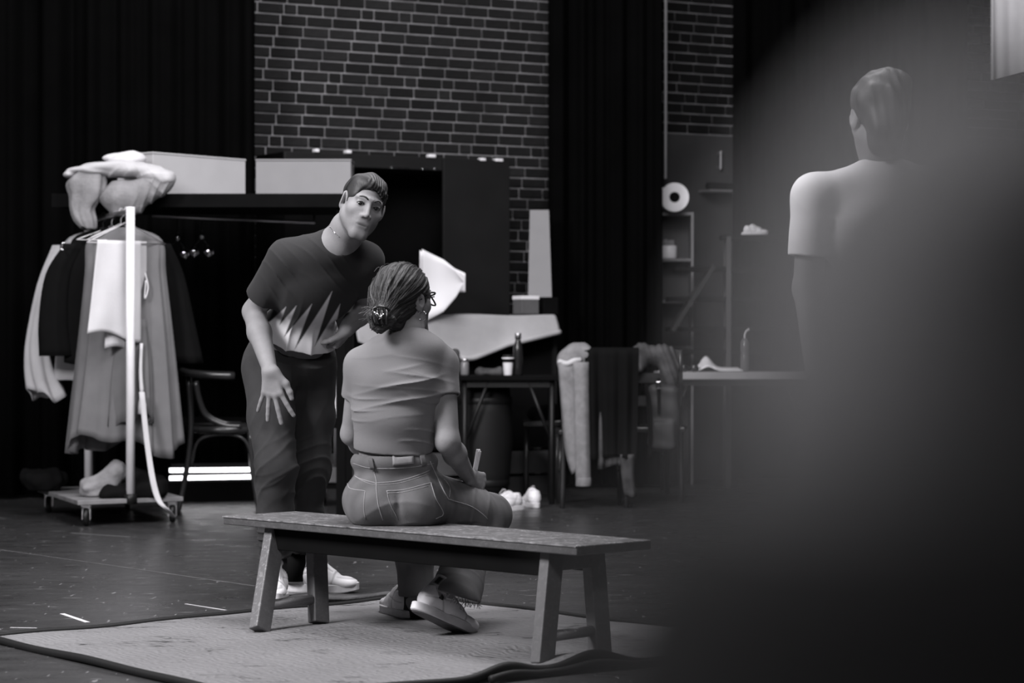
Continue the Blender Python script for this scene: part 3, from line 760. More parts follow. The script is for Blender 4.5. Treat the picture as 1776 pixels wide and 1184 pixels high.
def build_sticks(wrR):
    g = [beam(P(819.5+i*1.3, 828, 8.165+.003*i), P(828+i*1.6, 779+(i % 2)*3, 8.15+.003*i), .006, .006) for i in range(4)]
    t = thing('paper_strips', 'narrow bundle of white paper strips held upright in the seated woman\'s right hand', 'paper', P(821, 828, 8.165))
    for q in g: obj('strip', q, M['paper'], t)

# ---------------- the standing person in the white tee
def build_onlooker():
    on = thing('person', 'person in white tee standing with back turned, half hidden by the blurred foreground', 'person', (1.07, 7.05, 0))
    Y = 7.0; hd = P(1524, 206, Y); neckb = P(1530, 290, Y+.02); chest = P(1545, 420, Y); pel = P(1550, 610, Y)
    shL, shR = P(1412, 338, Y), P(1672, 335, Y+.05); R = frame((-.12, .99, -.08), (0, 0, 1))
    elL, wrL = P(1400, 500, Y+.0), P(1412, 640, Y-.12); elR, wrR = P(1690, 500, Y+.06), P(1680, 650, Y-.05)
    B = Solid()
    B.ell(pel, (.15, .11, .12)).ell(chest, (.14, .085, .18), None, .03).ell(P(1548, 520, Y), (.135, .095, .14), None, .05)
    B.path([neckb-(0, 0, .06), neckb+(0, .01, .02), hd+R@np.array((0, -.02, -.06))], (.058, .054, .054), .03)
    for q in (shL, shR): B.cone(neckb-(0, 0, .05), q, .042, .048, .03)
    B.path([shL, elL], (.05, .042), .03).path([elL, wrL], (.042, .028), .02).path([shR, elR], (.05, .042), .03).path([elR, wrR], (.042, .028), .02)
    hand_ops(B, wrL, (.1, -.3, -1), (-1, 0, 0), (0, -1, .3), 1.0, (.25, .3, .3, .35), .1); hand_ops(B, wrR, (-.1, -.3, -1), (1, 0, 0), (0, -1, .3), 1.0, (.25, .3, .3, .35), .1)
    hips = [(pel+(q*.085, 0, -.05), np.array((pel[0]+q*.095, Y, .50)), np.array((pel[0]+q*.10, Y+.02, .09))) for q in (-1, 1)]
    for h, k, a in hips: B.path([h, k, a], (.08, .055, .038), .03)
    head_ops(B, hd, R); V, Q = B.mesh(.0045); obj('body', (V, Q), M['skin'], on, True, np.full(len(V), .9))
    H = Solid(); W = lambda x, y, z: hd+R@np.array([x, y, z])
    H.ell(W(0, -.022, .046), (.084, .105, .090), R).ell(W(.03, -.02, .10), (.06, .075, .04), R, .03)
    H.ell(W(0, .105, -.040), (.08, .066, .11), R, .008).neg(); H.ell(W(0, .05, -.13), (.15, .095, .07), R, .02).neg()
    for q in (-1, 1): H.ell(W(q*.088, .0, -.012), (.025, .03, .042), R, .008).neg()
    H.cone(W(0, -.07, -.03), W(0, -.055, -.075), .06, .05, .03)
    H.disp(lambda X, Y, Z: .002*wnoise(X, Y, Z, (110, 110, 30), 4)+.0015*wnoise(X, Y, Z, (260, 260, 60), 5))
    V, Q = H.mesh(.0036); obj('hair', (V, Q), M['hair'], on, True, .03+.012*wnoise(V[:, 0], V[:, 1], V[:, 2], (200, 200, 60), 9))
    T = Solid(); T.ell(P(1548, 590, Y), (.165, .125, .14)).ell(P(1546, 500, Y), (.165, .12, .16), None, .05).ell(P(1543, 410, Y), (.185, .125, .15), None, .06)
    for q in (shL, shR): T.cone(neckb-(0, 0, .03), q-(0, 0, .008), .060, .062, .06)
    for a, b in ((shL, elL), (shR, elR)):
        A = Solid(); A.cone(a, a+(b-a)*.8, .063, .064, .02); A.cut(a+(b-a)*.65, b-a); A.cone(a+(b-a)*.55, a+(b-a), .055, .06, .004).neg(); T.join(A, .03)
    T.cone(neckb+(0, .03, .14), neckb+(0, .03, .03), .068, .074, .008).neg(); T.cut(P(1548, 655, Y), (0, 0, -1))
    T.disp(wrinkle((.9, 0, .5), 80, 3, .007, P(1405, 420, Y-.05), .12)); T.disp(wrinkle((.4, 0, 1), 60, 4, .006, P(1480, 480, Y-.1), .2))
    V, Q = T.mesh(.0045); obj('tee_shirt', (V, Q), M['tee_white'], on, True)
    J = Solid(); J.ell(pel, (.165, .125, .12))
    for h, k, a in hips: J.path([h, k, a], (.098, .075, .062), .03)
    J.cut(P(1550, 600, Y), (0, 0, 1)); V, Q = J.mesh(.007); obj('trousers', (V, Q), M['jean_dark'], on, True)
    for q, (h, k, a) in zip((-1, 1), hips): shoe(on, np.array((a[0], Y-.04, 0)), (q*.2-.1, 1, 0), (0, 0, 1), 1.0, laces=False)

# ---------------- the person close to the lens, far out of focus
def build_near_person():
    ne = thing('person', 'out of focus person in dark jacket sitting right beside the camera with one fist raised', 'person', (.46, .36, 0))
    D = .25
    wr = np.array((.054, D+.012, .970)); el = np.array((.067, D+.02, .74)); sh = np.array((.30, D+.10, .92))
    nb = np.array((.47, D+.12, 1.02)); hd = np.array((.46, D+.15, 1.17)); pel = np.array((.48, D+.08, .50)); R = frame((.05, 1, 0), (0, 0, 1))
    kn = [np.array((.38, D+.50, .47)), np.array((.58, D+.50, .47))]; sh2 = np.array((.65, D+.10, .92)); el2 = np.array((.68, D+.12, .66)); wr2 = np.array((.60, D+.32, .60))
    B = Solid(); B.ell(pel, (.15, .11, .1)).ell((.475, D+.1, .78), (.15, .1, .2), None, .05).path([nb, hd], (.06, .056), .03)
    B.path([el, wr], (.034, .026), .02).path([el2, wr2], (.04, .028), .02)
    hand_ops(B, wr+(-.0185, 0, -.0575), (.10, .02, 1), (-1, -.25, 0), (.2, -1, 0), .95, (1.25, 1.25, 1.25, 1.25), .02, (.3, .9))
    hand_ops(B, wr2, (-.2, 1, -.1), (0, .1, 1), (-1, 0, 0), 1, (.3, .3, .3, .3), .1); head_ops(B, hd, R)
    for k in kn: B.path([pel+(k[0]-.48, 0, 0), k, k+(0, -.05, -.38)], (.08, .055, .04), .03)
    g = B.mesh(.005); obj('body', g, M['skin'], ne, True, np.full(len(g[0]), .8))
    H = Solid(); W = lambda x, y, z: hd+R@np.array([x, y, z])
    H.ell(W(0, -.022, .046), (.084, .105, .09), R); H.ell(W(0, .105, -.04), (.08, .066, .11), R, .008).neg(); H.ell(W(0, .02, -.115), (.15, .095, .085), R, .02).neg()
    g = H.mesh(.006); obj('hair', g, M['hair'], ne, True, np.full(len(g[0]), .03))
    J = Solid(); J.ell((.475, D+.09, .60), (.18, .135, .16)).ell((.475, D+.1, .80), (.19, .13, .16), None, .05)
    for q in (sh, sh2): J.cone(nb-(0, 0, .04), q, .06, .065, .05)
    A = Solid(); A.path([sh, el], (.066, .060), .02); A.path([el, wr+(.002, 0, -.04), wr+(.004, 0, .03)], (.062, .048, .038), .02); A.cut(wr+(0, 0, .0), (-.12, 0, 1)); J.join(A, .02)
    A = Solid(); A.path([sh2, el2, wr2], (.066, .058, .042), .02); J.join(A, .02)
    J.disp(wrinkle((0, 0, 1), 60, 3, .006, el+(0, 0, .12), .2))
    g = J.mesh(.006); obj('jacket', g, M['jacket'], ne, True)
    T = Solid(); T.ell(pel, (.17, .13, .11))
    for k in kn: T.path([pel+(k[0]-.48, 0, 0), k, k+(0, -.05, -.38)], (.098, .075, .06), .03)
    g = T.mesh(.008); obj('trousers', g, M['jean_dark'], ne, True)
    for k in kn: shoe(ne, np.array((k[0], k[1]-.1, 0)), (0, 1, 0), (0, 0, 1), 1.0, laces=False)
    st = thing('stool', 'plain dark stool carrying the out of focus person beside the camera', 'stool', (.48, .36, 0))
    obj('seat', box((.48, .36, .38), (.34, .34, .04)), M['black'], st)
    for a in (-1, 1):
        for b in (-1, 1): obj('leg', beam((.48+a*.14, .36+b*.14, .36), (.48+a*.16, .36+b*.16, 0), .035, .035), M['black'], st)
# ------------------------------------------------------------------ the setting
WD = np.array((.876, .483, 0)); WN = np.array((.483, -.876, 0)); W0 = np.array((-1.66, 15.5, 0))   # back wall: along, out of, origin
def wl(t, z=0, off=0): return W0+WD*t+WN*off+np.array((0, 0, z))
RW = np.stack([WD, -WN, np.array((0, 0, 1.))], 1)

def floor_material():
    m = mat('studio_floor', .030, .38, .5); nt = m.node_tree; N = nt.nodes; L = nt.links; b = N['Principled BSDF']
    tc = N.new('ShaderNodeTexCoord')
    def noise(sc, st, det=4, rot=0):
        mp = N.new('ShaderNodeMapping'); mp.inputs['Scale'].default_value = st; mp.inputs['Rotation'].default_value = (0, 0, rot)
        n = N.new('ShaderNodeTexNoise'); n.inputs['Scale'].default_value = sc; n.inputs['Detail'].default_value = det
        L.new(tc.outputs['Object'], mp.inputs['Vector']); L.new(mp.outputs[0], n.inputs['Vector']); return n.outputs['Fac']
    def rng(a, f0, f1, t0, t1):
        n = N.new('ShaderNodeMapRange'); L.new(a, n.inputs['Value'])
        for k, v in zip(('From Min', 'From Max', 'To Min', 'To Max'), (f0, f1, t0, t1)): n.inputs[k].default_value = v
        return n.outputs['Result']
    def op(o, a, c):
        n = N.new('ShaderNodeMath'); n.operation = o
        for i, q in enumerate((a, c)):
            if isinstance(q, (int, float)): n.inputs[i].default_value = q
            else: L.new(q, n.inputs[i])
        return n.outputs[0]
    base = rng(noise(1.1, (1, 1, 1)), .3, .7, .024, .038)
    grain = rng(noise(60, (1, 1, 1), 2), .3, .7, .85, 1.15)
    s1 = rng(noise(3.0, (2.2, 11, 1), 4, -.45), .665, .72, 0, .17)
    s2 = rng(noise(3.4, (14, 2.2, 1), 3, .5), .67, .72, 0, .15)
    s3 = rng(noise(26, (1, 2.5, 1), 2), .72, .80, 0, .10)
    s4 = rng(noise(1.6, (1.2, 20, 1), 6, -.2), .66, .72, 0, .03)
    t = op('ADD', op('ADD', op('MULTIPLY', base, grain), s1), op('ADD', op('ADD', s2, s3), s4))
    cc = N.new('ShaderNodeCombineColor')
    L.new(t, cc.inputs[0]); L.new(op('MULTIPLY', t, .985), cc.inputs[1]); L.new(op('MULTIPLY', t, 1.012), cc.inputs[2]); L.new(cc.outputs[0], b.inputs['Base Color'])
    L.new(rng(noise(5, (1, 2, 1)), .3, .7, .24, .42), b.inputs['Roughness'])
    bp = N.new('ShaderNodeBump'); bp.inputs['Strength'].default_value = .12; bp.inputs['Distance'].default_value = .002
    L.new(noise(40, (1, 1, 1), 3), bp.inputs['Height']); L.new(bp.outputs[0], b.inputs['Normal'])
    return m
tag(obj('floor', box((0, 8.2, -.05), (13, 23, .1)), floor_material()), kind='structure')
tag(obj('ceiling', box((0, 8.2, 5.45), (13, 23, .1)), M['ceiling']), kind='structure')
tag(obj('wall_left', box((-6.4, 8.2, 2.7), (.2, 23, 5.4)), M['wallp']), kind='structure')
tag(obj('wall_right', box((6.4, 8.2, 2.7), (.2, 23, 5.4)), M['wallp']), kind='structure')
tag(obj('wall_front', box((0, -3.2, 2.7), (13, .2, 5.4)), M['wallp']), kind='structure')
wall = tag(obj('wall_back', box(wl(3.1, 2.7, -.12), (6.9, .22, 5.4), RW), M['mortar'], loc=wl(3.1)), kind='structure')

def build_bricks():
    PW, PH, MO = .184, .0712, .0135
    def brick_mesh(L_):
        a, h, d, c = (L_-MO)/2, (PH-MO)/2, .0075, .0025
        V = [(x*a, .02, z*h) for x, z in ((-1, -1), (1, -1), (1, 1), (-1, 1))]+[(x*a, -d+c, z*h) for x, z in ((-1, -1), (1, -1), (1, 1), (-1, 1))]+[(x*(a-c), -d, z*(h-c)) for x, z in ((-1, -1), (1, -1), (1, 1), (-1, 1))]
        Fc = [(i, (i+1) % 4, 4+(i+1) % 4, 4+i) for i in range(4)]+[(4+i, 4+(i+1) % 4, 8+(i+1) % 4, 8+i) for i in range(4)]+[(8, 9, 10, 11)]
        return np.array(V), Fc
    me = {k: mesh_from('brick', *brick_mesh(l), m=M['brick']) for k, l in ((1, PW), (0, PW*.5))}
    rr = random.Random(4); rest = []; n = 0; todo = []
    for row in range(70):
        z = .35+row*PH; mixed = row % 6 == 3; t = -.35-(row*.37 % 1)*PW; k = 0
        if row % 2: t -= PW/2
        while t < 6.35:
            big = 1 if not mixed else (k+1) % 2
            if not mixed and rr.random() < .04: big = 0
            l = PW if big else PW*.5; c = t+l/2; t += l; k += 1
            main = -.12 < c < 2.32 and .95 < z < 3.42; side = 3.02 < c < 3.80 and .55 < z < 3.6
            todo.append((c, z, big, main and 2.12 < z < 3.3))
    for c, z, big, vis in sorted(todo, key=lambda q: -q[3]):
        ang = rr.uniform(-.006, .006); d = rr.uniform(-.002, .003); p = wl(c, z, d)
        if n < 300:
            o = bpy.data.objects.new('brick', me[big]); COL.objects.link(o); o.parent = wall; o.location = tuple(p-base_of(wall))
            o.rotation_euler = (ang, 0, math.atan2(WD[1], WD[0])+ang); n += 1
        else:
            V, Fc = brick_mesh(PW if big else PW*.5); rest.append((V@RW.T+p, Fc))
    obj('brickwork', join(*rest), M['brick'], wall, kind='stuff')
build_bricks()
# painted door and panel at the right end of the wall
d = tag(obj('door_1', box(wl(3.40, 1.22, .012), (.62, .05, 2.44), RW), M['door'], loc=wl(3.40)), kind='structure')
obj('handle', join(tube([wl(3.55, 2.20, .07), wl(3.55, 2.33, .07)], .010), beam(wl(3.55, 2.215, .03), wl(3.55, 2.215, .075), .014, .014), beam(wl(3.55, 2.315, .03), wl(3.55, 2.315, .075), .014, .014)), M['steel'], d)

def curtain(name, label, x0, x1, Y, z0, z1, n, amp, seed):
    rr = np.random.RandomState(seed); ph = rr.uniform(0, 6.28, 6); fr = rr.uniform(.6, 1.7, 6)
    def fn(u, v):
        a = sum(math.sin(2*PI*n*u*fr[i]/1.1+ph[i])*(1 if i < 2 else .45) for i in range(5))/2.2
        b = math.sin(2*PI*n*2.3*u+ph[5])*.25
        return (x0+(x1-x0)*u, Y+amp*(a+b)*(1-.25*v), z0+(z1-z0)*v)
    o = single(name, sheet(fn, int(n*14), 10), M['curtain'], label, 'curtain', 'black stage curtains', True)
    return solidify(o, .008)
curtain('stage_curtain', 'wide black velour stage curtain filling the left behind the garment rack', -5.4, -1.60, 15.06, .02, 5.3, 17, .085, 1)
curtain('stage_curtain', 'narrow black stage curtain hanging in the middle between two stretches of brick wall', .245, 1.0, 16.1, .02, 5.3, 5, .055, 2)
curtain('stage_curtain', 'black stage curtain to the right of the grey door behind the person in white', 1.545, 3.2, 16.95, .02, 5.3, 7, .06, 3)
tag(solidify(single('pale_drape', sheet(lambda u, v: (3.02+.9*u, 15.2+.05*math.sin(u*21)+.02*math.sin(u*47+1), 2.62+2.3*v+.05*math.sin(u*5)), 60, 4), M['cloth_white'], 'pale drape hanging high at the top right corner above the blurred figure', 'drape', None, True), .01))
single('white_pipe', tube([(1.062, 16.72, 2.105), (1.064, 16.72, 5.35)], .009, 10), M['white_paint'], 'thin white pipe running up beside the middle curtain above the paper rolls', 'pipe', smooth=True)

# ------------------------------------------------------------------ quilted rug
RUG = [np.array(v) for v in ((-.672, 6.52), (.964, 7.72), (-.367, 9.17), (-1.71, 7.90))]         # front, right, back, left corners
def rug_xy(u, v):
    a, b, c, e = RUG; return (a*(1-u)+b*u)*(1-v)+(e*(1-u)+c*u)*v
def rug_z(u, v):
    x, y = rug_xy(u, v); z = .014
    z += .0035*math.sin(x*9+y*4)*math.sin(y*7-x*3)
    e = math.exp(-(v/.11)**2)
    z += e*(.030*math.exp(-((u-.40)/.045)**2)+.040*math.exp(-((u-.56)/.055)**2)+.022*math.exp(-((u-.80)/.07)**2))
    z += .012*math.exp(-((v-.2-.1*u)/.03)**2)*math.exp(-((u-.66)/.2)**2)
    return z
def build_rug():
    n = 150; V = []; tn = []
    for j in range(n+1):
        for i in range(n+1):
            u, v = i/n, j/n; x, y = rug_xy(u, v)
            wob = (.006*math.sin(u*17)+.004*math.sin(u*41)) if j in (0, n) else 0
            V.append((x, y+wob, rug_z(u, v)))
    Fc = [(j*(n+1)+i, j*(n+1)+i+1, (j+1)*(n+1)+i+1, (j+1)*(n+1)+i) for j in range(n) for i in range(n)]
    t = thing('moving_blanket', 'pale quilted moving blanket spread on the floor under the wooden bench', 'rug', (-.4, 7.8, 0))
    m = mat('quilted_blanket', .135, .95, .1, sheen=.05); nt = m.node_tree; N = nt.nodes; L = nt.links; b = N['Principled BSDF']
    tc = N.new('ShaderNodeTexCoord'); mp = N.new('ShaderNodeMapping'); mp.inputs['Rotation'].default_value = (0, 0, -.72); L.new(tc.outputs['Object'], mp.inputs['Vector'])
    wv = N.new('ShaderNodeTexWave'); wv.inputs['Scale'].default_value = 11; wv.inputs['Distortion'].default_value = 9; wv.inputs['Detail'].default_value = 2; wv.inputs['Detail Scale'].default_value = 1.6
    L.new(mp.outputs[0], wv.inputs['Vector'])
    bp = N.new('ShaderNodeBump'); bp.inputs['Strength'].default_value = .42; bp.inputs['Distance'].default_value = .007; L.new(wv.outputs['Fac'], bp.inputs['Height']); L.new(bp.outputs[0], b.inputs['Normal'])
    no = N.new('ShaderNodeTexNoise'); no.inputs['Scale'].default_value = 2.2; no.inputs['Detail'].default_value = 6; L.new(tc.outputs['Object'], no.inputs['Vector'])
    # worn stitch lines: dark broken cracks along the quilting
    mp2 = N.new('ShaderNodeMapping'); mp2.inputs['Rotation'].default_value = (0, 0, .45); mp2.inputs['Scale'].default_value = (.55, 2.6, 1); L.new(tc.outputs['Object'], mp2.inputs['Vector'])
    n2 = N.new('ShaderNodeTexNoise'); n2.inputs['Scale'].default_value = 1.5; n2.inputs['Detail'].default_value = 5; n2.inputs['Roughness'].default_value = .62; L.new(mp2.outputs[0], n2.inputs['Vector'])
    def rng(a, f0, f1, t0, t1):
        q = N.new('ShaderNodeMapRange'); L.new(a, q.inputs['Value'])
        for k, v in zip(('From Min', 'From Max', 'To Min', 'To Max'), (f0, f1, t0, t1)): q.inputs[k].default_value = v
        return q.outputs['Result']
    def op(o, a, c):
        q = N.new('ShaderNodeMath'); q.operation = o
        for i, k in enumerate((a, c)):
            if isinstance(k, (int, float)): q.inputs[i].default_value = k
            else: L.new(k, q.inputs[i])
        return q.outputs[0]
    ab = op('ABSOLUTE', op('SUBTRACT', n2.outputs['Fac'], .5), 0)
    n3 = N.new('ShaderNodeTexNoise'); n3.inputs['Scale'].default_value = 3.5; L.new(tc.outputs['Object'], n3.inputs['Vector'])
    gate = rng(n3.outputs['Fac'], .46, .54, 0, 1)
    crack = op('SUBTRACT', 1, op('MULTIPLY', rng(ab, .002, .007, .85, 0), gate))
    t_ = op('MULTIPLY', op('MULTIPLY', rng(no.outputs['Fac'], .3, .7, .138, .172), crack), rng(wv.outputs['Fac'], 0, 1, .94, 1.03))
    cc = N.new('ShaderNodeCombineColor'); L.new(t_, cc.inputs[0]); L.new(op('MULTIPLY', t_, .985), cc.inputs[1]); L.new(op('MULTIPLY', t_, 1.012), cc.inputs[2]); L.new(cc.outputs[0], b.inputs['Base Color'])
    o = obj('quilt', (V, Fc), m, t, True); solidify(o, .010, -1)
    def edge(f): return [np.array((*rug_xy(*f(s)), rug_z(*f(s))-.002)) for s in np.linspace(0, 1, 90)]
    for f in (lambda s: (s, 0), lambda s: (1, s), lambda s: (s, 1), lambda s: (0, s)):
        obj('binding', tube(edge(f), .013, 8), M['dim'], t, True)
    lip = [np.array((*rug_xy(s, -.02-.012*math.sin(s*9)), max(.012, rug_z(s, .02)*.5))) for s in np.linspace(.36, 1, 60)]
    obj('binding', tube(lip, .012, 8), M['dim'], t, True)
build_rug()
t = thing('blanket_strip', 'dark folded edge of a second blanket behind the man\'s feet', 'rug', F(560, 1040))
sw = [F(480, 1046, .01), F(560, 1041, .01), F(640, 1036, .01), F(690, 1035, .01)]
solidify(obj('fold', sheet(lambda u, v: tuple(np.array([np.interp(u, [0, .33, .66, 1], [p[i] for p in sw]) for i in range(3)])+np.array((.02*v, .20*v*(1-.7*u), .006*math.sin(u*9)+.004))), 30, 4), M['scarf'], t, True), .012)
# tape marks on the floor
def tape(pa, pb, wd, label, v='canvas'):
    a, b = F(*pa, .001), F(*pb, .001); s = unit(np.cross(b-a, (0, 0, 1)))*wd/2
    V = np.array([a-s, b-s, b+s, a+s]); V = np.concatenate([V, V+(0, 0, .0012)])
    single('floor_tape', (V, list(BOXF)), M[v], label, 'tape')
tape((108, 1064), (152, 1079), .018, 'short pale strip of tape on the floor just beyond the blanket\'s left edge', 'cloth_light')
tape((18, 1088), (64, 1089), .010, 'short pale strip of tape on the floor at the far left of the blanket', 'canvas')
tape((0, 953), (442, 1016), .006, 'long faint tape line running across the floor on the left', 'grey_floor_tape')
tape((122, 924), (225, 931), .012, 'faint worn tape strip on the floor in front of the garment rack', 'grey_floor_tape')
tape((322, 1047), (392, 1058), .010, 'thin pale tape strip on the floor left of the bench\'s left legs', 'canvas')

# ------------------------------------------------------------------ bench
def build_bench():
    zt = .378; th = .030
    nr, nl = np.array((.19, 7.13, zt)), np.array((-1.00, 8.36, zt)); d = unit(nr-nl); p = np.array((-d[1], d[0], 0)); p = p if p[1] > 0 else -p
    wd = .325; RB = np.stack([d, p, np.array((0, 0, 1.))], 1); Ls = np.linalg.norm(nr-nl); c = (nr+nl)/2+p*wd/2
    t = thing('bench', 'low worn wooden bench with splayed legs standing on the pale blanket', 'bench', (c[0], c[1], .012))
    wood = mat('worn_bench_wood', .060, .55, .4); nt = wood.node_tree; N = nt.nodes; L = nt.links; b = N['Principled BSDF']
    tc = N.new('ShaderNodeTexCoord'); mp = N.new('ShaderNodeMapping'); mp.inputs['Rotation'].default_value = (0, 0, -math.atan2(d[1], d[0])); mp.inputs['Scale'].default_value = (1, 9, 9)
    mp.vector_type = 'TEXTURE' if False else 'POINT'; L.new(tc.outputs['Object'], mp.inputs['Vector'])
    g = N.new('ShaderNodeTexNoise'); g.inputs['Scale'].default_value = 5; g.inputs['Detail'].default_value = 6; L.new(mp.outputs[0], g.inputs['Vector'])
    s = N.new('ShaderNodeTexNoise'); s.inputs['Scale'].default_value = 16; s.inputs['Detail'].default_value = 5; L.new(mp.outputs[0], s.inputs['Vector'])
    s2 = N.new('ShaderNodeTexNoise'); s2.inputs['Scale'].default_value = 55; s2.inputs['Detail'].default_value = 3; L.new(tc.outputs['Object'], s2.inputs['Vector'])
    geo = N.new('ShaderNodeNewGeometry')
    def rng(a, f0, f1, t0, t1):
        q = N.new('ShaderNodeMapRange'); L.new(a, q.inputs['Value'])
        for k, v in zip(('From Min', 'From Max', 'To Min', 'To Max'), (f0, f1, t0, t1)): q.inputs[k].default_value = v
        return q.outputs['Result']
    def op(o, a, c_):
        q = N.new('ShaderNodeMath'); q.operation = o
        for i, k in enumerate((a, c_)):
            if isinstance(k, (int, float)): q.inputs[i].default_value = k
            else: L.new(k, q.inputs[i])
        return q.outputs[0]
    edge = rng(geo.outputs['Pointiness'], .53, .60, 0, .16)
    sx = N.new('ShaderNodeSeparateXYZ'); L.new(geo.outputs['Normal'], sx.inputs[0]); topf = rng(sx.outputs['Z'], .3, .8, .12, 1)
    tt = op('ADD', op('MULTIPLY', op('ADD', rng(s.outputs['Fac'], .56, .64, 0, .15), rng(s2.outputs['Fac'], .60, .67, 0, .16)), topf), op('ADD', rng(g.outputs['Fac'], .3, .7, .014, .034), edge))
    cc = N.new('ShaderNodeCombineColor'); L.new(tt, cc.inputs[0]); L.new(op('MULTIPLY', tt, .985), cc.inputs[1]); L.new(op('MULTIPLY', tt, 1.012), cc.inputs[2]); L.new(cc.outputs[0], b.inputs['Base Color'])
    bp = N.new('ShaderNodeBump'); bp.inputs['Strength'].default_value = .3; bp.inputs['Distance'].default_value = .003; L.new(g.outputs['Fac'], bp.inputs['Height']); L.new(bp.outputs[0], b.inputs['Normal'])
    o = obj('seat', box(c-(0, 0, th/2), (Ls, wd, th), RB), wood, t); bevel(o, .005, 3)
    for q, nm in ((.055, 'near'), (wd-.055, 'far')):
        m_ = nl+p*q+d*Ls/2-(0, 0, th+.038); o = obj('apron', box(m_, (Ls-.36, .024, .076), RB), M['black'], t); bevel(o, .003)  # shade under the seat put into the colour: black instead of bench wood
    # edges rubbed pale
    g_ = [beam(nl-(0, 0, .003)-p*.001, nr-(0, 0, .003)-p*.001, .004, .004)]
    o = obj('worn_edge', join(*g_), mat('worn_edge_wood', .17, .6, .3, var=(28, .95)), t)
    for e, (pn, pf) in enumerate((((450, 1094), (553, 1080)), ((940, 1152), (1041, 1137)))):
        fn, ff = F(*pn, .016), F(*pf, .016)
        tn = nl+d*(.20 if e == 0 else Ls-.175)+p*.075-(0, 0, th); tf = tn+p*(wd-.15)
        for a, bq in ((fn, tn), (ff, tf)):
            o = obj('leg', beam(a, bq, .066, .040, d), wood, t); bevel(o, .004)
        a1 = fn+(tn-fn)*.24; a2 = ff+(tf-ff)*.24; o = obj('stretcher', tube([a1, a2], .017, 10), wood, t, True)
        o = obj('cleat', box((tn+tf)/2-(0, 0, .030), (.040, wd-.09, .060), RB), wood, t); bevel(o, .003)
build_bench()

# ------------------------------------------------------------------ garment rack on the left
def caster(par, p, r=.05):
    x, y, z = p
    c = obj('caster', lathe((x, y, r), [(.35*r, -.014), (r*.9, -.014), (r, -.008), (r, .008), (r*.9, .014), (.35*r, .014)], 18, np.array(((0, 0, 1.), (0, 1, 0), (-1, 0, 0)))), M['black_metal'], par, True)
    obj('fork', join(box((x-.02, y, r+.02), (.004, .03, r+.02)), box((x+.02, y, r+.02), (.004, .03, r+.02)), box((x, y, z-.006), (.05, .05, .012)), box((x, y, z-.016), (.046, .03, .014))), M['steel'], c)
def tube_garment(rows, seg=72, folds=9, seed=0, close=True):
    """rows: (x, y, z, half width, half depth, fold depth, hem drop)"""
    rr = np.random.RandomState(seed); ph = rr.uniform(0, 6.28, 4); V = []; n = len(rows)
    for x, y, z, rx, ry, fa, dr in rows:
        for k in range(seg):
            a = 2*PI*k/seg; fo = math.sin(folds*a+ph[0])+.6*math.sin((folds*1.7//1)*a+ph[1])+.3*math.sin(3*a+ph[2])
            r = 1+fa*fo; V.append((x+rx*math.cos(a)*r, y+ry*math.sin(a)*r, z+dr*math.sin(2*a+ph[3])+dr*.5*math.sin(5*a+ph[0])))
    Fc = [(i*seg+k, i*seg+(k+1) % seg, (i+1)*seg+(k+1) % seg, (i+1)*seg+k) for i in range(n-1) for k in range(seg)]
    return np.array(V), Fc
def dens(rows, m=5):
    r = np.array(rows, float); return [tuple(v) for v in catmull(r, m)]
def hanger(name, label, c, w_, u, group, drop=.10):
    """wire hanger: c is the hook top on the rail, u the direction of its arms"""
    u = unit(u); t = thing(name, label, 'hanger', c-np.array((0, 0, drop+.12)), group)
    hk = [c+u*.0+np.array((0, 0, z)) for z in (-.06,)]; h = [c-(0, 0, .075), c-(0, 0, .045), c+u*.018-(0, 0, .025), c+u*.014+(0, 0, .004), c-u*.004+(0, 0, .008), c-u*.014-(0, 0, .008)]
    obj('hook', tube(catmull(h, 4), .0022, 6), M['steel'], t, True)
    a, b = c-(0, 0, .075+drop)-u*w_/2, c-(0, 0, .075+drop)+u*w_/2; top = c-(0, 0, .075)
    obj('shoulder_wire', tube(catmull([b, top+u*.05-(0, 0, .022), top, top-u*.05-(0, 0, .022), a], 5), .0028, 6), M['steel'], t, True)
    obj('trouser_bar', tube([a, b], .0026, 6), M['steel'], t, True)
    return t
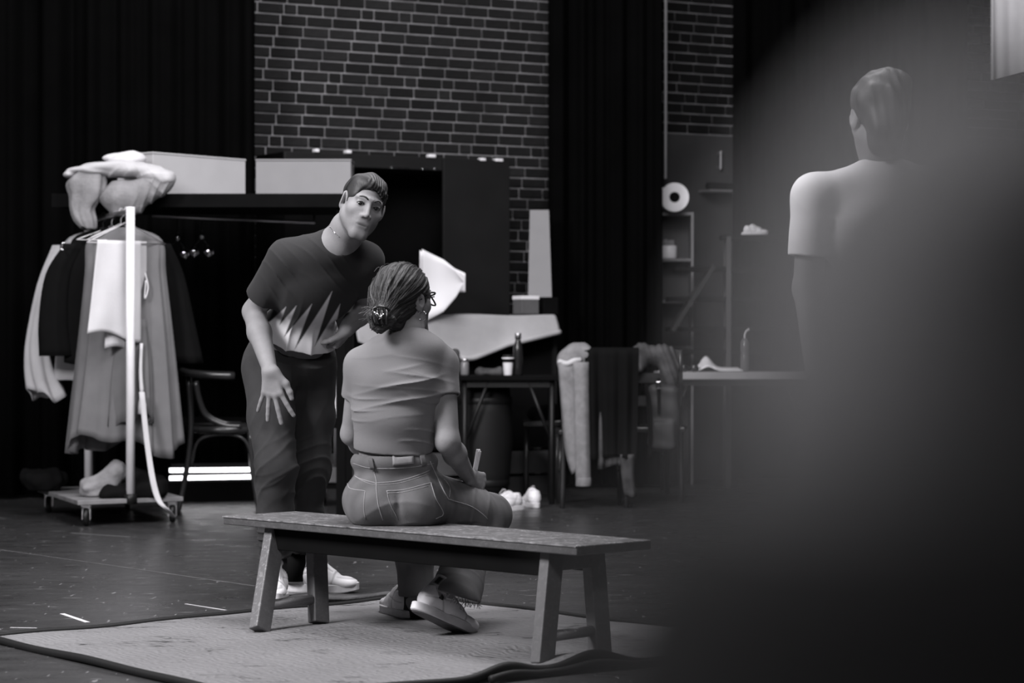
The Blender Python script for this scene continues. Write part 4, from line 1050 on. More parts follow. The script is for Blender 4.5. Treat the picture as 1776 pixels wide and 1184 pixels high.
def build_rack():
    zt = .14; fl, fr = F(135, 868, zt), F(318, 861, zt); u = unit(fr-fl); v = unit(np.array((-.36, .93, 0))); wd = np.linalg.norm(fr-fl); dp = 1.20
    bl, br = fl+v*dp, fr+v*dp
    t = thing('garment_rack', 'rolling garment rack with pale post and flat wheeled base at left', 'rack', ((fl+br)/2)*np.array((1, 1, 0)))
    o = obj('base', prism([q[:2] for q in (fl, fr, br, bl)], zt-.024, zt), M['white_paint'] if False else mat('worn_plywood', .20, .6, .3, var=(9, .3)), t); bevel(o, .003)
    for q in (fl+u*.06+v*.05, fr-u*.05+v*.05, bl+u*.06-v*.06, br-u*.06-v*.06): caster(t, (q[0], q[1], zt-.024))
    pf = (fl+fr)/2+v*.02; pb = (bl+br)/2-v*.04
    obj('post', tube([(pf[0], pf[1], zt), (pf[0], pf[1], 1.70)], .0235, 16), M['white_paint'], t, True)
    obj('post', tube([(pb[0], pb[1], zt), (pb[0], pb[1], 1.70)], .0235, 16), M['white_paint'], t, True)
    obj('post_socket', lathe((pf[0], pf[1], zt-.03), [(.036, 0), (.036, .05), (.027, .055)], 16), M['black_metal'], t, True)
    obj('rail', tube([(pf[0], pf[1], 1.68), (pb[0], pb[1], 1.68)], .015, 12), M['steel'], t, True)
    rail = lambda s: np.array((pf[0], pf[1], 1.695))+v*s
    grp = 'wire hangers on the garment rack'
    hanger('clothes_hanger', 'front wire hanger on the garment rack with white trousers folded over its bar', rail(.10), .46, u, grp, .11)
    c0 = rail(.10)-np.array((.0, 0, .185))
    # white trousers folded over the bar
    def leg(x0, x1, zb, yo, sl):
        return lambda a, b: tuple(c0+u*(x0+(x1-x0)*a-.05*(1-a)*b*sl)+np.array((0, yo-.010+.012*math.sin(a*9+b*3)*b, .012-(zb+.03*a)*b+.02*math.sin(a*5)*b)))
    t2 = thing('white_trousers', 'white cotton trousers folded over the front hanger of the garment rack', 'trousers', c0-np.array((.02, 0, .60)))
    solidify(obj('front_leg', sheet(leg(-.16, .09, .50, -.028, 1.2), 26, 24), M['cloth_white'], t2, True), .008)
    solidify(obj('back_leg', sheet(leg(-.10, .115, .58, .022, .6), 26, 24), M['cloth_light'], t2, True), .008)
    obj('cord', tube(catmull([c0+u*.115+np.array((0, -.03, -.16)), c0+u*.135+np.array((0, -.05, -.24)), c0+u*.115+np.array((0, -.05, -.30)), c0+u*.12+np.array((0, -.04, -.2))], 5), .004, 6), M['cloth_white'], t2, True)
    # grey dress
    h1 = rail(.24); hanger('clothes_hanger', 'second wire hanger on the garment rack, inside the long grey dress', h1, .40, u, grp, .09)
    x, y = h1[0]+.02, h1[1]; Rr = dens([(x, y, 1.60, .06, .03, 0, 0), (x, y, 1.53, .20, .05, .01, 0), (x+.0, y, 1.35, .215, .075, .03, 0), (x, y, 1.0, .245, .095, .06, 0), (x-.005, y, .65, .275, .115, .085, .01), (x-.01, y, .42, .295, .125, .10, .05)])
    t3 = single('grey_dress', tube_garment(Rr, 96, 11, 5), M['cloth_mid'], 'long grey dress hanging at the front of the garment rack', 'dress', smooth=True); solidify(t3, .005)
    # second layer: shorter grey skirt panel, tassel cord, ribbon
    sk = dens([(x+.06, y-.085, 1.10, .07, .03, .02, 0), (x+.055, y-.10, .85, .10, .035, .06, 0), (x+.05, y-.11, .55, .115, .04, .10, .03)])
    o = single('grey_shawl', tube_garment(sk, 48, 6, 8), mat('sash_wool', .13, .95, .1, var=(7, .15)), 'grey shawl hanging in front of the long grey dress', 'shawl', smooth=True); solidify(o, .004)
    q = c0+u*.10+np.array((0, -.075, -.54)); tt = thing('tassel_cord', 'pale cord with tassel hanging beside the rack post', 'cord', q-np.array((0, 0, .4)))
    obj('cord', tube(catmull([q, q+(-.004, -.01, -.15), q+(.004, -.01, -.27)], 4), np.linspace(.009, .013, 9), 8), M['cloth_white'], tt, True)
    obj('tassel', lathe(q+np.array((.004, -.01, -.38)), [(.026, 0), (.024, .05), (.014, .09), (.016, .10), (.006, .12)], 12), M['cloth_white'], tt, True)
    rb = [P(246, 680, 12.96), P(252, 745, 12.9), P(258, 790, 12.86), P(266, 835, 12.80), P(276, 868, 12.72), P(290, 884, 12.70), P(301, 896, 12.86)]
    o = single('ribbon', sheet(lambda a, b: tuple(np.array([np.interp(b, np.linspace(0, 1, 25), catmull(rb, 4)[:, i]) for i in range(3)])+np.array((.030*(a-.5), .01*math.sin(b*8), .004*math.sin(a*3+b*9)))), 4, 30), M['cloth_light'], 'pale ribbon trailing from the rack over its base to the floor', 'ribbon', smooth=True); solidify(o, .003)
    # black coat
    h2 = rail(.48); hanger('clothes_hanger', 'third wire hanger on the garment rack, inside the black coat', h2, .42, u, grp, .08)
    x, y = h2[0]+.03, h2[1]; ct = thing('black_coat', 'black coat with long sleeves hanging behind the grey dress', 'coat', (x, y, .85))
    Rr = dens([(x, y, 1.61, .07, .035, 0, 0), (x, y, 1.54, .25, .06, .01, 0), (x, y, 1.3, .27, .085, .03, 0), (x, y, 1.05, .28, .09, .04, 0), (x, y, .86, .28, .10, .05, .02)])
    solidify(obj('coat_body', tube_garment(Rr, 64, 7, 2), M['cloth_dark'], ct, True), .006)
    for s_, pts in ((-1, [(-.23, 1.52), (-.32, 1.35), (-.345, 1.1), (-.33, .90)]), (1, [(.24, 1.52), (.30, 1.35), (.345, 1.1), (.385, .86)])):
        rows = dens([(x+a, y-.02, z, .055+.012*i, .05+.006*i, .05, 0) for i, (a, z) in enumerate(pts)])
        solidify(obj('sleeve', tube_garment(rows, 32, 5, 3+s_), M['cloth_dark'], ct, True), .005)
    b_ = np.array((x-.27, y-.13, 1.50)); obj('metal_badge', tube([b_+np.array((.018*math.cos(a), -.01, .020*math.sin(a))) for a in np.linspace(1.2, 4.6, 10)], .005, 6), M['metal'], ct, True)
    # pale shirt furthest back
    h3 = rail(.72); hanger('clothes_hanger', 'rearmost wire hanger on the garment rack, inside the pale shirt', h3, .42, u, grp, .08)
    x, y = h3[0]+.025, h3[1]; sh = thing('pale_shirt', 'pale long shirt with wide cuff hanging at the back left of the rack', 'shirt', (x, y, .70))
    Rr = dens([(x, y, 1.61, .07, .035, 0, 0), (x, y, 1.54, .24, .06, .01, 0), (x, y, 1.3, .27, .08, .03, 0), (x, y, 1.0, .29, .09, .05, 0), (x-.02, y, .78, .29, .10, .06, .03)])
    solidify(obj('shirt_body', tube_garment(Rr, 64, 7, 12), M['grey_board'] if False else M['cloth_light'], sh, True), .005)
    rows = dens([(x-.25, y-.03, 1.52, .05, .05, .03, 0), (x-.33, y-.03, 1.30, .055, .055, .04, 0), (x-.385, y-.03, 1.0, .06, .06, .06, 0), (x-.375, y-.03, .82, .075, .07, .10, .015), (x-.33, y-.03, .68, .10, .085, .14, .03)])
    solidify(obj('sleeve', tube_garment(rows, 40, 5, 14), M['cloth_light'], sh, True), .005)
    # clothes and shoes heaped on the base
    def heap(name, label, pts, r, m, cat, seed, sq=.6):
        S = Solid()
        for (a, b, z), q in zip(pts, r): S.ell((a, b, z), (q, q*.9, q*sq), None, .04)
        S.disp(lambda X, Y, Z: .012*wnoise(X, Y, Z, (30, 30, 30), seed)+.006*wnoise(X, Y, Z, (80, 80, 80), seed+1)); S.cut((0, 0, zt+.002), (0, 0, -1))
        return single(name, S.mesh(.011), m, label, cat, smooth=True)
    q = fl+v*.30
    heap('pale_scarf', 'pale crumpled scarf heaped on the left of the rack base', [q+(.12, .05, .05), q+(.20, .08, .08), q+(.26, .10, .14)], (.075, .075, .06), M['cloth_grey2'], 'scarf', 3, .8)
    q = fl+v*.22; heap('dark_clothes_heap', 'dark clothes heaped on the rack base around the post', [q+(.30, .05, .03), q+(.42, .08, .04), q+(.22, .02, .02), q+(.36, .2, .08)], (.09, .09, .07, .10), M['cloth_dark'], 'clothes', 6)
    q = bl; heap('black_bag', 'black bag lying at the back left corner of the rack base', [q+(.10, -.25, .06), q+(.02, -.15, .06)], (.12, .10), M['cloth_dark'], 'bag', 9)
    q = fr+v*.16; heap('grey_sock_ball', 'grey rolled cloth on the right of the rack base', [q+(-.15, .0, .03), q+(-.09, .03, .03)], (.045, .04), M['cloth_grey2'], 'cloth', 12)
build_rack()

# ------------------------------------------------------------------ dark shelf unit with boxes and the bundle of clothes
def build_shelf_unit():
    x0, x1, y0, y1, z1 = -2.57, -.93, 13.52, 14.62, 1.803
    t = thing('shelf_unit', 'tall black open shelf unit carrying pale boxes behind the garment rack', 'shelf', ((x0+x1)/2, (y0+y1)/2, 0))
    o = obj('top_shelf', box(((x0+x1)/2, (y0+y1)/2, z1-.03), (x1-x0, y1-y0, .055)), M['black'], t); bevel(o, .004)
    obj('fascia', box(((x0+x1)/2, y0-.011, z1-.035), (x1-x0, .02, .075)), M['black'], t)
    for x, yy in ((x0+.03, y1-.04), (x1-.03, 14.18)): obj('post', box((x, yy, (z1-.06)/2), (.05, .05, z1-.06)), M['black'], t)
    obj('post', box((x1-.03, y0+.05, (z1-.06)/2), (.05, .05, z1-.06)), M['black'], t)
    obj('back_brace', beam((x0+.03, y1-.04, .5), (x1-.03, 14.18, .5), .04, .06), M['black'], t)
    a, b = P(262, 374, 13.85), P(545, 386, 14.56); obj('hanging_rail', tube([a, b], .0085, 10), M['steel'], t, True)
    for q in (a, b): obj('rail_bracket', tube([q+(0, 0, -.008), (q[0], q[1], z1-.05)], .006, 8), M['black_metal'], t, True)
    # boxes
    def carton(label, c, L_, W_, H_, ang, m, zb, lidm):
        R = rotz(ang); b = thing('storage_box', label, 'box', (c[0], c[1], zb))
        o = obj('carton', box((c[0], c[1], zb+H_/2-.006), (L_, W_, H_-.012), R), m, b); bevel(o, .003)
        o = obj('lid', box((c[0], c[1], zb+H_-.005), (L_+.006, W_+.006, .010), R), m, b); bevel(o, .002)
        for s in (-1, 1):
            e = np.array((c[0], c[1], zb+H_*.52))+R@np.array((s*(L_/2+.002), 0, 0)); obj('end_flap', box(e, (.006, W_*.55, H_*.62), R), lidm, b)
        return b
    n = P(265, 338, 13.59)[:2]; a1 = math.atan2(.77, .64); R1 = rotz(a1)[:2, :2]
    carton('white cardboard box nearest the clothes bundle on top of the black shelf unit', n+R1@np.array((.36, .15)), .72, .30, .243, a1, M['grey_board'], z1, M['kraft'])
    carton('light grey cardboard box on top of the black shelf unit beside the man\'s head', (-1.228, 14.37), .56, .28, .25, .0, M['card2'], z1, M['kraft'])
    # bundle of clothes draped over the end of the shelf
    o = thing('clothes_bundle', 'bundle of pale and grey clothes slung over the left end of the black shelf unit', 'clothes', P(205, 345, 13.4))
    def blob(name, pts, m, seed, amp=.012, ax=(1, 0, .3), f=60):
        S = Solid()
        for (px, py, Y), r in pts: S.ell(P(px, py, Y), r, None, .06)
        ctr = np.mean([P(*q[0]) for q in pts], 0)
        S.disp(lambda X, Y, Z: amp*.6*wnoise(X, Y, Z, (22, 22, 34), seed)); S.disp(wrinkle(ax, f, seed+2, amp*.85, ctr, .3)); S.disp(wrinkle((ax[2], .3, -ax[0]), f*.7, seed+5, amp*.6, ctr, .3))
        return obj(name, S.mesh(.006), m, o, True)
    blob('grey_cloth', [((205, 342, 13.36), (.085, .07, .095)), ((236, 338, 13.36), (.11, .06, .08)), ((268, 326, 13.36), (.09, .05, .055)), ((222, 358, 13.36), (.075, .05, .045)), ((290, 316, 13.36), (.035, .04, .03))], M['cloth_grey2'], 4, .012, (.8, 0, -.6), 70)
    rows = dens([(*P(px, py, 13.36), rx, ry, fa, .006) for px, py, rx, ry, fa in ((158, 300, .075, .05, .05), (150, 318, .105, .065, .08), (150, 340, .088, .06, .12), (143, 362, .062, .05, .14), (148, 382, .058, .05, .12), (154, 396, .040, .04, .10))])
    solidify(obj('hanging_sleeve', tube_garment(rows, 48, 5, 21), M['cloth_grey2'], o, True), .006)
    blob('pale_cloth', [((150, 296, 13.4), (.10, .10, .026)), ((190, 290, 13.4), (.12, .11, .036)), ((235, 296, 13.4), (.13, .11, .042)), ((275, 306, 13.38), (.085, .09, .034)), ((292, 311, 13.36), (.035, .07, .026)), ((122, 304, 13.4), (.04, .07, .022))], M['cloth_light'], 12, .008, (.2, 0, 1), 110)
    blob('white_cloth', [((220, 277, 13.42), (.075, .07, .030)), ((190, 274, 13.42), (.04, .04, .014)), ((236, 275, 13.42), (.045, .05, .026))], M['cloth_white'], 16, .005, (.2, 0, 1), 120)
    # chrome clip hangers on the rail
    for (px, py), s, lab in (((306, 405), .030, 'left cluster of chrome balls on a dark hanger under the shelf'), ((347, 402), .032, 'chrome clip hanger with two bright balls under the shelf rail')):
        q = np.array([np.interp(px, [262, 545], [a[i], b[i]]) for i in range(3)]); h = thing('clip_hanger', lab, 'hanger', q-np.array((0, 0, .22)), 'chrome clip hangers')
        z = EYE-(py-592)/FPX*q[1]; obj('hook', tube(catmull([q+(.0, -.012, .004), q+(0, 0, .013), q+(0, .012, .0), q+(0, .0, -.03), (q[0], q[1], z)], 4), .003, 6), M['black_metal'], h, True)
        obj('neck', lathe((q[0], q[1], z-.045), [(.008, 0), (.014, .02), (.008, .05)], 12), M['metal'], h, True)
        for sx in (-1, 1):
            e = np.array((q[0]+sx*.042, q[1]-.01, z-.115)); obj('arm', tube([(q[0], q[1], z-.03), e+(0, 0, .03)], .005, 6), M['black_metal'], h, True)
            prof = [(s*.95*math.sin(k), -s*math.cos(k)) for k in np.linspace(.05, PI-.05, 12)]; obj('chrome_ball', lathe(e, prof, 18), M['metal'], h, True)
build_shelf_unit()

# ------------------------------------------------------------------ bentwood chair
def build_bentwood(name, label, C0, ang):
    R = rotz(ang); W = lambda x, y, z: np.array((C0[0], C0[1], 0))+R@np.array((x, y, z))   # x right side, y forward (front), z up
    t = thing(name, label, 'chair', (C0[0], C0[1], 0)); m = M['wood_dark']; sz = .50
    ring = [W(.205*math.cos(a)*(1+.05*math.sin(a)), .20*math.sin(a), sz-.02) for a in np.linspace(0, 2*PI, 41)[:-1]]
    S = [W(.19*math.cos(a), .185*math.sin(a), sz-.012) for a in np.linspace(0, 2*PI, 41)[:-1]]
    n = 40; V = S+[q+(0, 0, .022) for q in S]
    obj('seat', (V, [tuple(range(n-1, -1, -1)), tuple(range(n, 2*n))]+[(i, (i+1) % n, n+(i+1) % n, n+i) for i in range(n)]), m, t)
    obj('seat_ring', tube(ring, .022, 8, True), m, t, True)
    for sx in (-1, 1):
        obj('leg', tube(catmull([W(sx*.165, .15, sz-.03), W(sx*.175, .165, .25), W(sx*.19, .20, 0)], 5), np.linspace(.019, .013, 11), 8), m, t, True)
        obj('leg', tube(catmull([W(sx*.15, -.20, sz+.28), W(sx*.165, -.185, sz), W(sx*.18, -.21, .25), W(sx*.19, -.26, 0)], 5), np.linspace(.016, .014, 16), 8), m, t, True)
        obj('arm_scroll', tube(catmull([W(sx*.20, -.16, sz+.25), W(sx*.20, -.14, sz+.15), W(sx*.20, -.10, sz+.06), W(sx*.20, .0, sz+.008), W(sx*.20, .10, sz)], 5), .015, 8), m, t, True)
        obj('hoop', tube(catmull([W(sx*.175, -.185, .27), W(sx*.175, -.14, sz-.08), W(sx*.18, 0, sz-.045), W(sx*.18, .12, sz-.08), W(sx*.178, .17, .27)], 5), .009, 8), m, t, True)
    obj('hoop', tube(catmull([W(-.18, .17, .27), W(-.14, .18, sz-.08), W(0, .185, sz-.045), W(.14, .18, sz-.08), W(.18, .17, .27)], 5), .009, 8), m, t, True)
    arm = [W(-.215, .06, sz+.285), W(-.225, -.10, sz+.29), W(-.16, -.20, sz+.30), W(0, -.235, sz+.31), W(.16, -.20, sz+.30), W(.225, -.10, sz+.29), W(.215, .06, sz+.285)]
    obj('top_rail', tube(catmull(arm, 5), .021, 10), m, t, True)
build_bentwood('bentwood_chair', 'dark bentwood chair with curved arms between the rack and the leaning man', ((388-888)/FPX*13.85, 13.85), -PI/2+.12)

# glowing twin tube batten lying low behind the chair
def build_batten():
    a, b = P(294, 829, 14.75), P(462, 826, 14.90); t = thing('light_batten', 'glowing twin tube batten lying low behind the bentwood chair', 'lamp', (a+b)/2*np.array((1, 1, 0)))
    u = unit(b-a); obj('housing', box((a+b)/2+np.array((0, .04, -.095)), (np.linalg.norm(b-a)+.04, .10, .14), rotz(math.atan2(u[1], u[0]))), M['black'], t)
    obj('back_plate', box((a+b)/2+np.array((0, .06, .02)), (np.linalg.norm(b-a), .02, .13), rotz(math.atan2(u[1], u[0]))), M['black'], t)
    for z in (0, .048): obj('tube_lamp', tube([a+(0, 0, z), b+(0, 0, z*.9)], .0140, 10), M['lamp'], t, True)
build_batten()

# ------------------------------------------------------------------ black cabinet with open door before the wall
def build_cabinet():
    t = thing('black_cabinet', 'tall black cabinet with one open bay standing against the brick wall behind the man', 'cabinet', wl(.8, 0, .28)); Z = 2.165
    B = lambda t0, t1, z0, z1, o0, o1: box(wl((t0+t1)/2, (z0+z1)/2, (o0+o1)/2), (t1-t0, o1-o0, z1-z0), RW)
    obj('back_panel', B(0, 1.57, .02, Z-.02, .05, .07), M['black'], t)
    for a in (0, 1.55): obj('side_panel', B(a, a+.025, 0, Z, .05, .48), M['black'], t)
    o = obj('top_beam', B(0, 1.575, Z-.085, Z, .05, .50), M['dim'], t); bevel(o, .006)
    obj('base_board', B(0, 1.575, 0, .09, .05, .48), M['black'], t)
    o = obj('door', B(1.10, 1.587, .09, Z-.01, .505, .53), M['dim'], t); bevel(o, .003)
    o = obj('door', B(0, .46, .09, Z-.09, .485, .505), M['black'], t)
    obj('handle', tube([wl(1.14, 1.3, .545), wl(1.14, 1.42, .545)], .008), M['black_metal'], o)
    for s, z, w_ in ((.22, Z+.012, .03), (.44, Z+.012, .035), (1.03, Z+.008, .05), (1.40, Z-.002, .04), (1.52, Z-.002, .055)):
        o = obj('metal_clip', box(wl(s, z, .49), (w_, .05, .022), RW), M['white_paint'], t); bevel(o, .006, 2)
    for s, w_ in ((.80, .13), (.98, .05), (1.06, .03)):
        o = obj('chrome_strip', box(wl(s, Z-.078, .503), (w_, .012, .012), RW), M['metal'], t); bevel(o, .004)
build_cabinet()

# canvas draped over a low crate
def build_crate():
    t = thing('storage_crate', 'long dark crate in front of the cabinet, hidden under pale canvas', 'crate', wl(1.0, 0, .75)); Z = 1.135
    B = lambda t0, t1, z0, z1, o0, o1: box(wl((t0+t1)/2, (z0+z1)/2, (o0+o1)/2), (t1-t0, o1-o0, z1-z0), RW)
    obj('carcass', B(.26, 1.72, .30, Z, .56, .88), M['black'], t)
    obj('plinth', B(.26, 1.72, 0, .12, .56, .86), M['kraft'], t); obj('skirting', B(.26, 1.72, .14, .28, .56, .90), M['kraft'], t)
    for a in (.26, 1.0, 1.70): obj('batten', B(a, a+.03, .28, Z, .88, .90), M['dim'], t)
    t0, t1 = .28, 1.70
    bot = lambda s: np.interp(s, [0, .08, .5, .56, .72, 1], [.98, .93, .86, .865, .95, 1.03])
    def top(u, v):
        s = t0+(t1-t0)*u; p = wl(s, 0, .0)
        if v < .35: q = v/.35; return tuple(wl(s, Z+.012+.004*math.sin(u*14), .60+.33*q))
        q = (v-.35)/.65; z = Z+.012-(Z+.012-bot(u))*q; return tuple(wl(s+.02*math.sin(q*2)*(u-.5), z+.003*math.sin(u*30), .935+.02*math.sin(u*9+1)*q+.05*q))
    o = single('canvas_sheet', sheet(top, 80, 24), M['canvas'], 'pale canvas sheet draped over the crate with a slanting hem', 'sheet', smooth=True); solidify(o, .006)
    # rolled border along the lower hem
    pts = [np.array(wl(t0+(t1-t0)*u, bot(u)+.012, 1.0+.02*math.sin(u*9+1))) for u in np.linspace(.5, 1, 30)]
    obj('rolled_hem', tube(pts, .018, 8), M['canvas'], o, True)
    # large curled paper standing on the crate
    c = wl(.86, 0, .80); c[2] = Z+.02
    def page(u, v):
        a = -.6+2.0*u; px = np.interp(v, [0, .35, .7, 1], [742, 746, 752, 733]); top_ = np.interp(u, [0, .5, .8, 1], [432, 450, 468, 490]); bo = np.interp(u, [0, .5, .8, 1], [560, 540, 515, 490])
        x = 732+74*u; y = top_+(bo-top_)*v; q = P(x, y, 15.0); return tuple(q+np.array((.0, .07*math.sin(u*PI)-.10*u+.03*math.sin(v*PI), 0)))
    o = thing('curled_paper', 'big sheaf of white paper curling up beside the seated woman\'s head', 'paper', P(755, 545, 15.0))
    solidify(obj('page', sheet(page, 20, 10), M['paper'], o, True), .004)
    def page2(u, v):
        x = 728+79*u; y0 = np.interp(u, [0, .5, 1], [434, 455, 474]); q = P(x, y0+(520-y0)*v*(.95-.25*u), 15.06); return tuple(q+np.array((0, .05*math.sin(u*PI), 0)))
    solidify(obj('page', sheet(page2, 20, 8), M['paper'], o, True), .003)
    ob = thing('small_carton', 'small grey carton with bright white lid standing on the crate', 'box', P(912, 545, 15.55))
    q = P(912, 530, 15.5); o = obj('carton', box((q[0], q[1], Z+.016+.055), (.125, .12, .10), RW), M['kraft'], ob); bevel(o, .003); o = obj('lid', box((q[0], q[1], Z+.125), (.13, .125, .024), RW), M['white_paint'], ob); bevel(o, .003)
    q = P(944, 530, 15.62); b = single('black_case', box((q[0]+.01, q[1], Z+.072), (.11, .14, .115), RW), M['black'], 'small black case on the crate under the leaning grey board', 'case'); bevel(b, .006)
    z0 = Z+.132; pb = [P(916, 513, 15.64), P(957, 513, 15.66), P(952, 364, 15.80), P(919, 364, 15.78)]; k = z0-pb[0][2]
    pb = [v+np.array((0, 0, k if i < 2 else 0)) for i, v in enumerate(pb)]; V = np.array(pb+[v+np.array((0, .015, 0)) for v in pb])
    b = single('leaning_board', (V, [(0, 1, 2, 3), (7, 6, 5, 4)]+[(i, 4+i, 4+(i+1) % 4, (i+1) % 4) for i in range(4)]), M['card2'], 'tall tapering grey board leaning against the brick wall beside the curtain', 'board')
build_crate()

# ------------------------------------------------------------------ tables and the things on them
def folding_table(name, label, x0, x1, y0, y1, zt, th, m, legs=True, edge=None):
    t = thing(name, label, 'table', ((x0+x1)/2, (y0+y1)/2, 0))
    o = obj('tabletop', box(((x0+x1)/2, (y0+y1)/2, zt-th/2), (x1-x0, y1-y0, th)), m, t); bevel(o, .005)
    obj('apron', box(((x0+x1)/2, y0+.05, zt-th-.02), (x1-x0-.10, .02, .04)), M['black_metal'], t)
    for x, s in ((x0+.06, 1), (x1-.06, -1)):
        for y in (y0+.05, y1-.05): obj('leg', tube([(x, y, zt-th), (x, y, 0)], .017, 8), M['black_metal'], t, True)
        obj('brace', tube([(x, y0+.05, zt-.40), (x+s*.14, y0+.05, zt-th-.01)], .011, 8), M['black_metal'], t, True)
        obj('cross_rail', tube([(x, y0+.05, .25), (x, y1-.05, .25)], .011, 8), M['black_metal'], t, True)
    return t
folding_table('folding_table', 'black folding table behind the seated woman carrying a bottle and cup', -.345, .30, 14.5, 14.98, .775, .030, M['black'])
folding_table('trestle_table', 'light topped table on the right carrying open script papers', .935, 1.95, 15.4, 15.95, .785, .048, mat('pale_tabletop', .30, .5, .4, var=(6, .15)))
def stand_on(px, Y, z): q = P(px, 600, Y); return np.array((q[0], Y, z))
q = stand_on(881, 14.62, .775); t = thing('paper_cup', 'white cup with dark lid and band beside the tall bottle', 'cup', q)
obj('cup', lathe(q, [(.024, 0), (.026, .005), (.033, .098), (.033, .10)], 20), M['white_paint'], t, True); obj('sleeve', lathe(q+(0, 0, .080), [(.0345, 0), (.0355, .020)], 20), M['black'], t, True)
obj('lid', lathe(q+(0, 0, .100), [(.036, 0), (.036, .008), (.031, .012), (.031, .022), (.028, .025)], 20), M['dim'], t, True); obj('rim_band', lathe(q+(0, 0, .099), [(.0365, 0), (.0365, .009)], 20), M['white_paint'], t, True)
q = stand_on(898.5, 14.66, .775); t = thing('drink_bottle', 'slim dark steel drink bottle with bright cap on the black table', 'bottle', q)
obj('body', lathe(q, [(.026, 0), (.029, .006), (.030, .15), (.027, .178), (.017, .208), (.0155, .222)], 24), M['bottle'], t, True); obj('cap', lathe(q+(0, 0, .222), [(.019, 0), (.019, .03), (.017, .034)], 20), M['steel'], t, True)
S = Solid(); q = stand_on(846, 14.64, .775)
for dx, r in ((-.045, .035), (0, .045), (.05, .032), (.075, .02)): S.ell(q+(dx, 0, .02), (r, .045, .026), None, .02)
S.cut(q+(0, 0, .001), (0, 0, -1)); S.disp(lambda X, Y, Z: .004*wnoise(X, Y, Z, (70, 70, 70), 3))
single('zip_pouch', S.mesh(.006), M['scarf'], 'soft patterned pouch lying on the black table left of the cup', 'pouch', smooth=True)
S = Solid(); q = stand_on(789, 14.75, .775); q = q+(0, 0, 0)
for dz, r in ((.04, .05), (.085, .055), (.125, .042)): S.ell(q+(0, 0, dz), (r*.85, r*.85, r*.8), None, .02)
S.cut(q+(0, 0, .001), (0, 0, -1)); S.disp(lambda X, Y, Z: .005*wnoise(X, Y, Z, (60, 60, 60), 8))
single('knitted_hat', S.mesh(.006), mat('knit_wool', .07, .95, .1, bump=(200, .5, .006)), 'brown knitted hat on the black table just past the woman\'s shoulder', 'hat', smooth=True)
q = stand_on(806, 14.60, .775); t = thing('glass_jar', 'small cloudy jar at the left end of the black table', 'jar', q)
obj('jar', lathe(q, [(.024, 0), (.026, .01), (.026, .07), (.020, .085)], 18), mat('cloudy_glass', .16, .3, .5), t, True); obj('lid', lathe(q+(0, 0, .085), [(.022, 0), (.022, .014), (.019, .016)], 18), M['steel'], t, True)
# barrel below the table
q = np.array((-.165, 14.78, 0)); t = thing('barrel', 'big dark barrel standing under the black table', 'barrel', q)
obj('body', lathe(q, [(.13, 0), (.155, .18), (.17, .38), (.165, .55), (.15, .70)], 32), M['dim'], t, True)
for z, r in ((.10, .147), (.60, .162)): obj('hoop', lathe(q+(0, 0, z), [(r, 0), (r+.004, .005), (r+.004, .035), (r, .04)], 32), M['black_metal'], t, True)
# papers, glasses, bottle on the light table
q = stand_on(1250, 15.6, .785); t = thing('script', 'open white script lying propped on the light table', 'paper', q)
solidify(obj('page', sheet(lambda u, v: (q[0]-.15+.29*u, q[1]-.12+.26*v, .792+.068*math.exp(-((u-.22)/.16)**2)*(.4+.6*v)+.012*v), 24, 6), M['paper'], t, True), .004)
solidify(obj('page', sheet(lambda u, v: (q[0]-.12+.25*u, q[1]-.08+.24*v, .799+.075*math.exp(-((u-.16)/.2)**2)*(.3+.7*v)+.012*v), 24, 6), M['paper'], t, True), .002)
q = stand_on(1165, 15.55, .785); o = single('loose_sheet', box((q[0]+.01, 15.62, .788), (.15, .22, .005), rotz(.1)), M['paper'], 'loose white sheet on the left end of the light table', 'paper')
q = stand_on(1196, 15.47, .785); t = thing('sunglasses', 'dark sunglasses lying folded on the light table', 'glasses', q)
for s in (-1, 1): obj('lens', lathe(q+np.array((s*.034, 0, .024)), [(.003, -.003), (.026, -.002), (.026, .002), (.003, .003)], 18, np.array(((1., 0, 0), (0, 0, 1), (0, -1, 0)))), M['bottle'], t, True)
obj('arms', join(tube([q+(-.058, 0, .026), q+(-.05, .11, .01)], .003, 6), tube([q+(.058, 0, .026), q+(.11, .09, .02)], .003, 6), tube([q+(-.01, 0, .03), q+(.01, 0, .03)], .003, 6)), M['bottle'], t, True)
q = stand_on(1293, 15.62, .785); t = thing('water_bottle', 'tall grey water bottle with spout on the light table', 'bottle', q)
obj('body', lathe(q, [(.026, 0), (.029, .008), (.030, .10), (.026, .12), (.030, .14), (.029, .19), (.016, .215)], 22), mat('cloudy_bottle', .11, .25, .5), t, True)
obj('spout', tube(catmull([q+(0, 0, .21), q+(.0, 0, .24), q+(.012, 0, .262), q+(.03, 0, .275)], 4), .008, 8), M['grey_board'], t, True)

# ------------------------------------------------------------------ chairs with clothes, stool
def plain_chair(label, cx, cy, ang, zb=.92):
    R = rotz(ang); W = lambda x, y, z: np.array((cx, cy, 0))+R@np.array((x, y, z)); t = thing('wooden_chair', label, 'chair', (cx, cy, 0)); m = M['wood_dark']
    o = obj('seat', box(W(0, 0, .445), (.42, .40, .03), R), m, t); bevel(o, .008)
    for sx in (-1, 1):
        obj('leg', tube([W(sx*.17, .16, .44), W(sx*.185, .18, 0)], np.array((.017, .013)), 8), m, t, True)
        obj('leg', tube(catmull([W(sx*.18, -.21, zb), W(sx*.18, -.18, .46), W(sx*.19, -.21, 0)], 4), .015, 8), m, t, True)
        obj('side_stretcher', tube([W(sx*.18, .17, .2), W(sx*.185, -.19, .2)], .009, 6), m, t, True)
    for z in (zb-.02, zb-.16, zb-.30): o = obj('back_slat', box(W(0, -.205, z), (.38, .018, .06), R), m, t)
    return t, W
